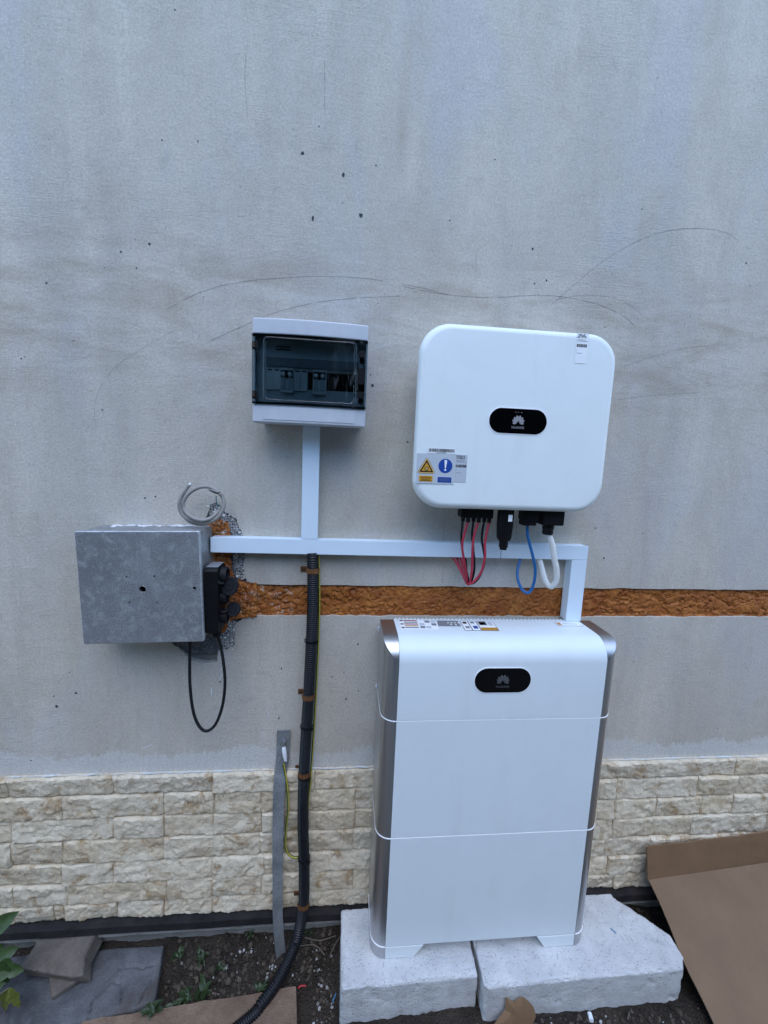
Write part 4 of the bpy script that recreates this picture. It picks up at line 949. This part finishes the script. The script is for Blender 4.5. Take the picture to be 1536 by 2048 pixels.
# ================================================================== corrugated pipe, clamps, ties, earth wires
path = [(-0.5412, -0.03, 1.1861), (-0.5397, -0.034, 1.1633), (-0.5378, -0.036, 1.1068), (-0.5372, -0.035, 0.9994), (-0.5395, -0.035, 0.8898), (-0.5431, -0.036, 0.762), (-0.5481, -0.038, 0.6318), (-0.5516, -0.045, 0.5196), (-0.553, -0.052, 0.4231), (-0.5521, -0.052, 0.3187), (-0.5469, -0.052, 0.1938), (-0.5443, -0.058, 0.073), (-0.5498, -0.07, 0.0054), (-0.5621, -0.092, -0.0476), (-0.5824, -0.122, -0.0773), (-0.611, -0.158, -0.1029), (-0.6473, -0.196, -0.1147), (-0.6822, -0.228, -0.1199), (-.86, -.34, -.115), (-1.02, -.46, -.118)]
pp = resample(spline(path, 14), .0016)
rad = [(.0172 if (k % 4) in (0, 1) else .0148) for k in range(len(pp))]
tag(obj('corrugated_pipe', MB().tube(pp, rad, 18), 'conduit', smooth=60), 'black corrugated pipe running down the wall from the trunking into the soil', 'pipe')
GC = 'rusty clamps along the pipe'
def clamp(px_tab, c, lab, wallz=-.001):
    e = empty('pipe_clamp', (c[0], -.02, c[2]-.008), lab, 'clamp', GC)
    b = MB(); rings = []
    for k in range(13):
        a = R(180+180*k/12); ca_, sa = math.cos(a), math.sin(a); rr_ = .0185
        rings.append([(c[0]+rr_*ca_, c[1]+rr_*sa, c[2]-.0075), (c[0]+(rr_+.0012)*ca_, c[1]+(rr_+.0012)*sa, c[2]-.0075), (c[0]+(rr_+.0012)*ca_, c[1]+(rr_+.0012)*sa, c[2]+.0075), (c[0]+rr_*ca_, c[1]+rr_*sa, c[2]+.0075)])
    obj('band', b.loft(rings), 'rust', e, smooth=35)
    t = px_tab
    obj('tab', MB().box(t[0]-.009, t[0]+.014, wallz-.003, wallz, t[2]-.0085, t[2]+.0085), 'rust', e, bevel=.001, seg=1)
    obj('screw', MB().ball((t[0]-.002, wallz-.0035, t[2]), .0038, 0, (1, .5, 1)), 'screw', e, smooth=180)
clamp((-0.569, -0.003, 1.1302), (-0.5391, -0.036, 1.1369), 'topmost rusty pipe clamp, just below the white trunking')
clamp((-0.5703, -0.003, 0.7375), (-0.5442, -0.036, 0.7441), 'rusty pipe clamp on the bare grey wall, second from the top')
clamp((-0.5756, -0.003, 0.4772), (-0.5517, -0.047, 0.4957), 'rusty pipe clamp right above the split stone')
clamp((-0.5709, -0.03, 0.0445), (-0.5452, -0.06, 0.0461), 'lowest rusty pipe clamp, on the stone plinth', -.026)
def tie(c, lab):
    m = MB(); rings = []
    for k in range(25):
        a = 2*math.pi*k/24; rings.append([(c[0]+r*math.cos(a), c[1]+r*math.sin(a), c[2]+dz) for r, dz in ((.0182, -.002), (.0196, -.002), (.0196, .002), (.0182, .002))])
    m.loft(rings, False, False); m.box(c[0]+.014, c[0]+.020, c[1]-.020, c[1]-.012, c[2]-.003, c[2]+.003); m.tube([(c[0]+.018, c[1]-.016, c[2]), (c[0]+.024, c[1]-.018, c[2]+.006)], .0011, 6)
    tag(obj('cable_tie', m, 'black', smooth=40), lab, 'cable tie', 'ties round the corrugated pipe')
tie((-0.5401, -0.035, 0.9198), 'black cable tie round the pipe below the orange foam strip'); tie((-0.5483, -0.038, 0.6451), 'black cable tie round the pipe between the middle clamps')
tie((-0.5523, -0.047, 0.4838), 'black cable tie just under the clamp above the stone'); tie((-0.5471, -0.052, 0.201), 'black cable tie where the earth wire meets the pipe')
def wire_uv(name, pts, r, label):
    P = spline(pts, 10); seg = 10; m = MB().tube(P, r, seg); o = obj(name, m, 'earth', smooth=180, keep=True)
    me = o.data; uv = me.uv_layers.new(name='UVMap')
    for pl in me.polygons:
        ks = [me.loops[li].vertex_index % seg for li in pl.loop_indices]
        for li, k in zip(pl.loop_indices, ks):
            if max(ks)-min(ks) > 2 and k == 0: k = seg
            uv.data[li].uv = (k/seg, 0)
    return tag(o, label, 'earth wire', 'green and yellow earth wires')
wire_uv('earth_wire', [(-0.5245, -0.02, 1.1811), (-0.5219, -0.016, 1.1162), (-0.5196, -0.014, 1.0382), (-0.5195, -0.014, 0.9276), (-0.5217, -0.014, 0.8144), (-0.5243, -0.014, 0.7153), (-0.5279, -0.016, 0.5986), (-0.5318, -0.022, 0.5002), (-0.5331, -0.034, 0.4583), (-0.5375, -0.04, 0.3942), (-0.5419, -0.04, 0.2885), (-0.5433, -0.04, 0.1876)], .0036, 'green and yellow earth wire running down behind the corrugated pipe')
wire_uv('earth_wire', [(-0.6192, -0.018, 0.5048), (-0.6137, -0.022, 0.4768), (-0.6037, -0.034, 0.4261), (-0.6005, -0.04, 0.3618), (-0.6059, -0.04, 0.2915), (-0.6069, -0.04, 0.238), (-0.5972, -0.04, 0.2051), (-0.5779, -0.042, 0.1935), (-0.5604, -0.044, 0.1966)], .0036, 'short green and yellow earth wire from the steel strap to the pipe')
es = empty('earth_strap', (-.628, -.03, -.15), 'flat galvanised earthing strap rising out of the soil up the stone', 'strap')
sp_ = [(-.6215, -.004, .608), (-.6235, -.006, .52), (-.6275, -.018, .478), (-.6295, -.032, .44), (-.6310, -.036, .32), (-.6315, -.037, .20), (-.6305, -.038, .08), (-.628, -.048, .0), (-.622, -.058, -.07), (-.612, -.064, -.16)]
SP = spline(sp_, 6); rings = []
for k, p in enumerate(SP):
    t = k/(len(SP)-1); hw_ = lerp(.0208, .0158, min(1, t*1.6)); tw = R(34)*smooth01((t-.58)/.3); ux, uy = math.cos(tw), math.sin(tw)
    u = Vector((ux, uy, 0))*hw_; n = Vector((-uy, ux, 0))*.0016; rings.append([p-u-n, p+u-n, p+u+n, p-u+n])
obj('flat_bar', MB().loft(rings), 'strap', es, smooth=30)
obj('bolt', MB().cyl((-.6205, -.0240, .5755), (-.6205, -.0060, .5755), .0048, 6).cyl((-.6205, -.0125, .5755), (-.6205, -.0065, .5755), .0085, 16), 'zinc', es, smooth=30)
obj('cable_lug', MB().tube([(-.6205, -.0100, .5745), (-.6202, -.0130, .563), (-.6190, -.0160, .556)], [.0060, .0050, .0046], 10), 'zinc', es, smooth=50)
obj('white_sleeve', MB().tube([(-.6195, -.0150, .561), (-.6180, -.0165, .552), (-.6150, -.0180, .530), (-.6125, -.0190, .5145)], [.0050, .0068, .0066, .0046], 14), 'sleeve', es, smooth=60)

# ================================================================== cardboard
def sheet_surf(fn, nu, nv, th, name, mat, parent=None):
    """a board of real thickness: fn(u,v) gives a point, thickness goes along the local normal"""
    P = [[Vector(fn(i/nu, j/nv)) for i in range(nu+1)] for j in range(nv+1)]; m = MB(); N = nu+1; off = N*(nv+1)
    top, bot = [], []
    for j in range(nv+1):
        for i in range(nu+1):
            du = P[j][min(i+1, nu)]-P[j][max(i-1, 0)]; dv = P[min(j+1, nv)][i]-P[max(j-1, 0)][i]; n = du.cross(dv).normalized()
            top.append(P[j][i]); bot.append(P[j][i]-n*th)
    m.v = [tuple(p) for p in top+bot]
    for j in range(nv):
        for i in range(nu):
            a = j*N+i; m.f.append((a, a+1, a+N+1, a+N)); m.f.append((off+a, off+a+N, off+a+N+1, off+a+1))
    rim = [i for i in range(N)]+[j*N+nu for j in range(1, nv+1)]+[nv*N+i for i in range(nu-1, -1, -1)]+[j*N for j in range(nv-1, 0, -1)]
    for k in range(len(rim)): a, b = rim[k], rim[(k+1) % len(rim)]; m.f.append((a, off+a, off+b, b))
    return obj(name, m, mat, parent, smooth=35)
cbx = empty('cardboard_sheet', (1.05, -.2, -.13), 'large brown cardboard sheet leaning on the stone with its top flap folded up', 'cardboard')
def slope(u, v):
    x = lerp(.634, 1.75, u); zf = .058+(x-.634)*.095; L = (zf+.135)/.158
    b = .006*mn.noise(Vector((x*3, v*2.2, 1)))+.0016*mn.noise(Vector((x*12, v*9, 4)))
    if u == 0: x += .0012*mn.noise(Vector((0, v*40, 0)))
    return (x+.008*v*L+(.004*math.sin(v*9) if u < .02 else 0), -.06-.27*v*L, zf-.158*v*L+b*smooth01(v*6))
bd_ = sheet_surf(slope, 50, 50, .0045, 'panel', 'card', cbx)
def flap(u, v):
    x = lerp(.634, 1.75, u); zf = .0585+(x-.634)*.095
    return (x-.010*v*(1-u), -.0605+.013*v-.003*math.sin(u*5)*v+.002*mn.noise(Vector((x*9, v*3, 0))), zf+v*(.115-.010*u+.0035*mn.noise(Vector((x*16, 7, 0)))))
sheet_surf(flap, 50, 8, .0045, 'flap', 'card_in', cbx)
wc = mat_card('worn_crease', (.30, .215, .15))
for (ua, va), (ub, vb), wd in (((.1675, .245), (.207, .95), .0010), ((.030, .46), (.036, .98), .0006)):
    m = MB()
    for k in range(24):
        def cp(t, s_): u = lerp(ua, ub, t)+s_*wd*(.6+.8*abs(mn.noise(Vector((t*30, ua*9, 0))))); p = slope(u, lerp(va, vb, t)); return (p[0], p[1]-.0004, p[2]+.0007)
        m.add([cp(k/24, -1), cp((k+1)/24, -1), cp((k+1)/24, 1), cp(k/24, 1)], [(0, 1, 2, 3)])
    obj('crease', m, wc, bd_)
LC = [(-1.13, -.2070), (-.5544, -.1596), (-.500, -.52), (-1.22, -.52)]
def lowcard(u, v):
    a = Vector(LC[0]).lerp(Vector(LC[1]), u); b = Vector(LC[3]).lerp(Vector(LC[2]), u); p = a.lerp(b, v)
    e = .003*mn.noise(Vector((p.x*30, 0, 0))) if v == 0 else 0
    return (p.x, p.y+e, -.117+.006*mn.noise(Vector((p.x*5, p.y*5, 2)))+.006*(1-u)*(1-v))
lc = sheet_surf(lambda u, v: lowcard(1-u, v), 50, 24, .0045, 'cardboard_piece', 'card_wet')
for q in range(0): pass
tag(lc, 'damp brown cardboard piece lying on the soil under the corrugated pipe', 'cardboard')
def scrap_pts():
    o = [(1012,1993), (1028,2003), (1045,1994), (1068,2015), (1072,2033), (1062,2048), (990,2050), (1008,2022)]
    return o
SC = [(0.0468, -0.276, -0.0344), (0.0584, -0.278, -0.0426), (0.0704, -0.279, -0.049), (0.0814, -0.279, -0.0399), (0.0947, -0.278, -0.0359), (0.1145, -0.28, -0.0518), (0.1296, -0.283, -0.069), (0.1352, -0.288, -0.0907), (0.1213, -0.296, -0.1087), (0.0692, -0.3, -0.1034), (0.0032, -0.3, -0.093), (0.0237, -0.292, -0.0779), (0.0433, -0.284, -0.0656)]
m = MB(); cc = sum((Vector(p) for p in SC), Vector())/len(SC)+Vector((0, -.006, 0)); n = len(SC)
mid = [Vector(p).lerp(cc, .5)+Vector((0, -.004+.005*mn.noise(Vector(p)*60), 0)) for p in SC]
for dy in (0, .0012):
    b = len(m.v); m.v += [(p[0], p[1]+dy, p[2]) for p in SC]+[(p.x, p.y+dy, p.z) for p in mid]+[(cc.x, cc.y+dy, cc.z)]
    for k in range(n): m.f += [(b+k, b+(k+1) % n, b+n+(k+1) % n, b+n+k), (b+n+k, b+n+(k+1) % n, b+2*n)]
for k in range(n): m.f.append((k, (k+1) % n, 2*n+1+(k+1) % n, 2*n+1+k))
tag(obj('cardboard_scrap', m, 'card_in', smooth=30), 'small torn brown paper scrap leaning on the front of the right concrete block', 'cardboard')

# ================================================================== stones and slab in the lower left corner
def crackfn(lines_):
    def f(p, n):
        if n.z < .6: return 0
        d = 9
        for a, b in lines_:
            ax, ay, bx_, by = *a, *b; px_, py_ = p.x+.006*mn.noise(p*60), p.y+.006*mn.noise(p*60+Vector((4, 4, 4)))
            t = max(0, min(1, ((px_-ax)*(bx_-ax)+(py_-ay)*(by-ay))/((bx_-ax)**2+(by-ay)**2))); d = min(d, math.hypot(px_-ax-t*(bx_-ax), py_-ay-t*(by-ay)))
        return -.008*math.exp(-(d/.0026)**2)
    return f
slab = remeshed('broken_slab', MB().prism([(-1.62, -.035), (-.990, -.031), (-.955, -.172), (-1.02, -.190), (-1.116, -.205), (-1.354, -.215), (-1.62, -.22)], -.185, -.114, 'z'), 'slab', .0048, .0030, 14, rounds=3,
    fn=crackfn([((-1.10, -.085), (-1.03, -.088)), ((-1.03, -.088), (-.97, -.082)), ((-1.10, -.115), (-1.13, -.165)), ((-1.13, -.165), (-1.12, -.20)), ((-1.10, -.115), (-1.06, -.135)), ((-1.06, -.135), (-1.05, -.17)), ((-.985, -.12), (-1.0, -.175))]))
tag(slab, 'cracked dark grey slab lying on the soil in the lower left corner', 'slab')
t1 = MB(); top = [(-1.3621, -0.107, -0.062), (-1.3607, -0.0274, -0.058), (-1.192, -0.0305, -0.054), (-1.1927, -0.0918, -0.058), (-1.1708, -0.1336, -0.064), (-1.2059, -0.1343, -0.065)]
t1.loft([[(p[0]+.004, p[1]+.012, p[2]-.040) if i in (0, 1, 5) else (p[0]+.016, p[1]+.012, p[2]-.044) for i, p in enumerate(top)], top]); 
tag(remeshed('stone_offcut', t1, 'tan', .0042, .0012, 22, rounds=2), 'thick tan stone offcut tucked under the dark base profile', 'stone')
t2 = MB(); top = [(-1.2841, -0.1053, -0.094), (-1.1864, -0.0957, -0.092), (-1.1736, -0.1079, -0.093), (-1.2445, -0.1567, -0.096)]
t2.loft([[(p[0]+.002, p[1]+.002, p[2]-.018) for p in top], top]); tag(remeshed('stone_offcut', t2, 'tan', .0034, .0007, 26, rounds=1), 'small pointed tan stone wedge beneath the thicker offcut', 'stone')

# ================================================================== soil clods, crumbs, litter
def free(x, y):
    if -.44 < x < .64 and -.28 < y: return False
    if x > .60 and y < -.04: return False
    if x < -.95 and y > -.22: return False
    if -1.2 < x < -.50 and y < -.16-.085*max(0, (-.5544-x)): return False
    return True
cm, pm = MB(), MB(); n = 0
while n < 3600:
    x, y = random.uniform(-1.75, 1.2), random.uniform(-.46, -.012)
    if not free(x, y): continue
    r = random.choice((.0015, .002, .0025, .003, .004, .005, .007)) * random.uniform(.7, 1.3); z = soil_h(x, y)
    if random.random() < .03:
        pm.ball((x, y, z+r*.35), r*.62, .35, (1, 1, .8))
    else: cm.ball((x, y, z+r*.2), r, .4, (1, 1, .75))
    n += 1
for k in range(80):
    x, y = random.uniform(-.98, -.44), random.uniform(-.165, -.012); r = random.uniform(.004, .010)
    if free(x, y): cm.ball((x, y, soil_h(x, y)+r*.1), r, .45, (1, 1, .7))
for k in range(420):                                                         # under the front edge of the blocks
    x, y = random.uniform(-.42, .66), random.uniform(-.42, -.285); z = soil_h(x, y); r = random.uniform(.0015, .005)
    (pm if random.random() < .16 else cm).ball((x, y, z+r*.25), r*(.7 if k % 3 else 1), .4)
for cx_, cy_, nn, sp2 in ((-.715, -.045, 16, .008), (-.64, -.10, 22, .014), (-.47, -.13, 40, .05), (-.80, -.12, 8, .02), (-.45, -.2, 36, .03)):
    for k in range(nn):
        x, y = random.gauss(cx_, sp2), min(-.012, random.gauss(cy_, sp2)); r = random.choice((.001, .0015, .002, .003, .0045))
        if free(x, y): pm.ball((x, y, soil_h(x, y)+r*.3), r, .4)
tag(obj('soil_clods', cm, 'clod'), 'loose dark clods of soil along the foot of the wall', 'soil', kind='stuff')
tag(obj('pale_crumbs', pm, 'crumb'), 'pale crumbs of plaster and grit strewn on the soil', 'grit', kind='stuff')
def bit(name, pts, r, mat, label, cat):
    tag(obj(name, MB().tube(spline(pts, 5), r, 6), mat, smooth=60), label, cat)
def g3(px_pt, dz=.004): x, y = px_pt[0], px_pt[1]; return (x, y, soil_h(x, y)+dz)
bit('red_scrap', [g3((-0.5493, -0.1509, -0.13)), g3((-0.5392, -0.148, -0.13), .008), g3((-0.5258, -0.1464, -0.13))], [.002, .0035, .0025, .0035, .002]+[.0025]*6, 'redbit', 'small red plastic scrap on the soil beside the cardboard corner', 'scrap')
bit('blue_scrap', [g3((-0.4436, -0.1945, -0.13)), g3((-0.4338, -0.178, -0.13), .006)], .0016, 'bluebit', 'pale blue plastic strip on the soil beside the left concrete block', 'scrap')
bit('blue_chip', [(.440, -.155, .002), (.446, -.163, .0025), (.449, -.168, .002)], .0014, 'bluebit', 'tiny blue chip lying on top of the right concrete block', 'scrap')
bit('white_stub', [g3((0.3019, -0.2815, -0.12), .004), g3((0.2977, -0.2983, -0.12), .004)], .0065, 'sleeve', 'short white plastic stub on the soil in front of the right block', 'scrap')
TW = [([(-0.5408, -0.0303, -0.11), (-0.4905, -0.0447, -0.11), (-0.4383, -0.0333, -0.11)], 'thin dry twig against the footing between the pipe and the left block'), ([(-0.5554, -0.0449, -0.12), (-0.5057, -0.0562, -0.12), (-0.4721, -0.0787, -0.12)], 'bent dry twig on the soil right of the pipe'), ([(-0.456, -0.0797, -0.12), (-0.4375, -0.0532, -0.12), (-0.4213, -0.0356, -0.12)], 'dry stalk leaning on the left side of the left block'), ([(0.4237, -0.2849, -0.12), (0.403, -0.305, -0.12)], 'brown twig stub on the soil in front of the right block')]
for pts, lb in TW: bit('twig', [(p[0], p[1], soil_h(p[0], p[1])+.010+.006*(k % 2)) for k, p in enumerate(pts)], .0016, 'twig', lb, 'twig')

# ================================================================== plants
def leaf_mesh(L, Wd, lobes=0, curl=.25, seed=0):
    rnd = random.Random(seed); m = MB(); N = 16; rows = []
    for k in range(N+1):
        t = k/N; w_ = Wd*math.sin(math.pi*min(1, t**.75))**.9*(1+.0*t)
        if lobes: w_ *= .55+.45*abs(math.cos(t*math.pi*lobes))+.08*rnd.uniform(-1, 1)
        zc = -curl*L*t*t; rows.append([(-w_, t*L, zc+.22*w_*1.0+.06*L*rnd.uniform(-.3, .3)), (-w_*.5, t*L, zc+.07*w_), (0, t*L, zc), (w_*.5, t*L, zc+.07*w_), (w_, t*L, zc+.22*w_+.06*L*rnd.uniform(-.3, .3))])
    m.v = [p for r in rows for p in r]; m.f = [(k*5+i, k*5+i+1, (k+1)*5+i+1, (k+1)*5+i) for k in range(N) for i in range(4)]; return m
def put_leaf(parent, base, yaw, pitch, roll, mesh, mat, name='leaf'):
    M = Matrix.Translation(Vector(base)) @ Matrix.Rotation(R(yaw), 4, 'Z') @ Matrix.Rotation(R(pitch), 4, 'X') @ Matrix.Rotation(R(roll), 4, 'Y')
    return obj(name, mesh.xf(lambda p: M @ p), mat, parent, smooth=180)
pl = empty('leafy_plant', (-1.50, -.22, -.14), 'lobed green and yellowing leaves reaching in at the lower left edge', 'plant')
def leaf_to(parent, base, tip, Wd, lobes, mat, seed, face=(0, -.8, .6)):
    b, t = Vector(base), Vector(tip); yv = (t-b); L = yv.length; yv.normalize(); n = Vector(face); n = (n-yv*n.dot(yv)).normalized(); xv = yv.cross(n)
    M = Matrix((xv, yv, n)).transposed()
    return obj('leaf', leaf_mesh(L, Wd, lobes, .12, seed).xf(lambda p: b+M @ p), mat, parent, smooth=180)
LEAVES = [((-1.4144, -0.13, 0.0945), (-1.3466, -0.12, 0.1423), .022, 0, 'leaf', 3), ((-1.4076, -0.15, 0.0246), (-1.3367, -0.14, 0.0508), .024, 2.4, 'leaf', 4), ((-1.3935, -0.16, 0.0214), (-1.3085, -0.165, 0.0048), .026, 2.4, 'leaf', 5), ((-1.3668, -0.16, 0.0355), (-1.3458, -0.17, -0.029), .020, 2.4, 'leaf', 8),
          ((-1.3283, -0.185, -0.0143), (-1.3504, -0.19, -0.0931), .018, 2.4, 'leaf_y', 6), ((-1.3256, -0.185, -0.013), (-1.3021, -0.195, -0.0734), .017, 2.4, 'leaf_y', 7), ((-1.4058, -0.14, 0.068), (-1.3723, -0.14, 0.0288), .018, 2.4, 'leaf', 9), ((-1.3942, -0.18, -0.0305), (-1.3468, -0.18, -0.0072), .020, 2.4, 'leaf', 10)]
for b, t, Wd, lo, mt, sd in LEAVES:
    leaf_to(pl, b, t, Wd, lo, mt, sd)
    obj('stem', MB().tube(spline([(-1.54, -.24, -.145), ((b[0]-1.54)/2, (b[1]-.24)/2, (b[2]-.145)/2+.01), b], 6), .0016, 6), 'stem', pl, smooth=180)
WEEDS = [((-0.8673, -0.0524, -0.13), .030, 7, 'low green weed on the soil near the slab end'), ((-0.9492, -0.1983, -0.1), .040, 10, 'bushy weed at the right end of the grey slab'), ((-0.8992, -0.1888, -0.11), .036, 10, 'dark weed between the slab and the damp cardboard'), ((-0.8312, -0.145, -0.12), .055, 5, 'flat dark green weed behind the damp cardboard'), ((-0.6608, -0.1436, -0.12), .034, 5, 'small weed just left of the pipe where it reaches the ground'), ((-0.7237, -0.0107, -0.13), .026, 6, 'tiny weed close to the wall footing left of the earthing strap'), ((-0.529, -0.0164, -0.11), .020, 4, 'tiny seedling by the footing right of the pipe'), ((-1.4939, -0.0115, -0.13), .05, 5, 'green weed under the dark profile at the left edge'), ((-0.874, -0.1573, -0.12), .045, 8, 'spreading weed just behind the torn edge of the damp cardboard'), ((-0.7985, -0.0852, -0.13), .024, 5, 'small sprig in the middle of the bare soil patch'), ((-0.9429, -0.0439, -0.13), .030, 6, 'weed against the end face of the grey slab')]
for k, (p, s_, nl, lb) in enumerate(WEEDS):
    rnd = random.Random(40+k); z = soil_h(p[0], p[1]) if k not in (1, 7) else -.112; e = empty('weed', (p[0], p[1], z), lb, 'weed', 'weeds in the soil')
    for i in range(nl*3):
        put_leaf(e, (p[0]+rnd.uniform(-.012, .012), p[1]+rnd.uniform(-.010, .010), z+.003+.008*rnd.random()), rnd.uniform(0, 360), rnd.uniform(0, 50), rnd.uniform(-25, 25), leaf_mesh(s_*rnd.uniform(.3, .75), s_*rnd.uniform(.08, .20), 0, rnd.uniform(.2, .5), k*20+i), 'weed')

# ================================================================== unseen leaf mass added behind the viewer, to darken reflections and cut sky light
hm = MB(); rnd = random.Random(5)
for k in range(17000):
    x = rnd.uniform(-9, 9); top = 3.9+.7*mn.noise(Vector((x*.6, 2, 0)))+.35*mn.noise(Vector((x*2.1, 5, 0))); z = -.1+(top+.1)*rnd.random()**.8; y = -5.2+rnd.gauss(0, .30)
    a, b = rnd.uniform(0, 6.28), rnd.uniform(-.9, .9); L = rnd.uniform(.08, .15); u = Vector((math.cos(a)*math.cos(b), math.sin(a)*math.cos(b), math.sin(b)))*L; v = Vector((-math.sin(a), math.cos(a), rnd.uniform(-.6, .6))).normalized()*L*.6
    c = Vector((x, y, z)); hm.add([c-u, c+v, c+u, c-v], [(0, 1, 2, 3)])
o_ = len(hm.v); NXh, NZh = 90, 24
for j in range(NZh+1):
    for i in range(NXh+1):
        x = lerp(-9, 9, i/NXh); top = 3.75+.7*mn.noise(Vector((x*.6, 2, 0)))+.35*mn.noise(Vector((x*2.1, 5, 0))); z = lerp(-.15, top, j/NZh)
        hm.v.append((x, -5.45+.22*mn.noise(Vector((x*1.7, 9, z*1.7)))-(.5 if j == NZh else 0), z))
hm.f += [(o_+j*(NXh+1)+i, o_+j*(NXh+1)+i+1, o_+(j+1)*(NXh+1)+i+1, o_+(j+1)*(NXh+1)+i) for j in range(NZh) for i in range(NXh)]
tag(obj('added_hedge', hm, 'weed', keep=True), 'unseen greenery added behind the viewer to darken reflections and block low sky', 'added_hedge', kind='stuff')
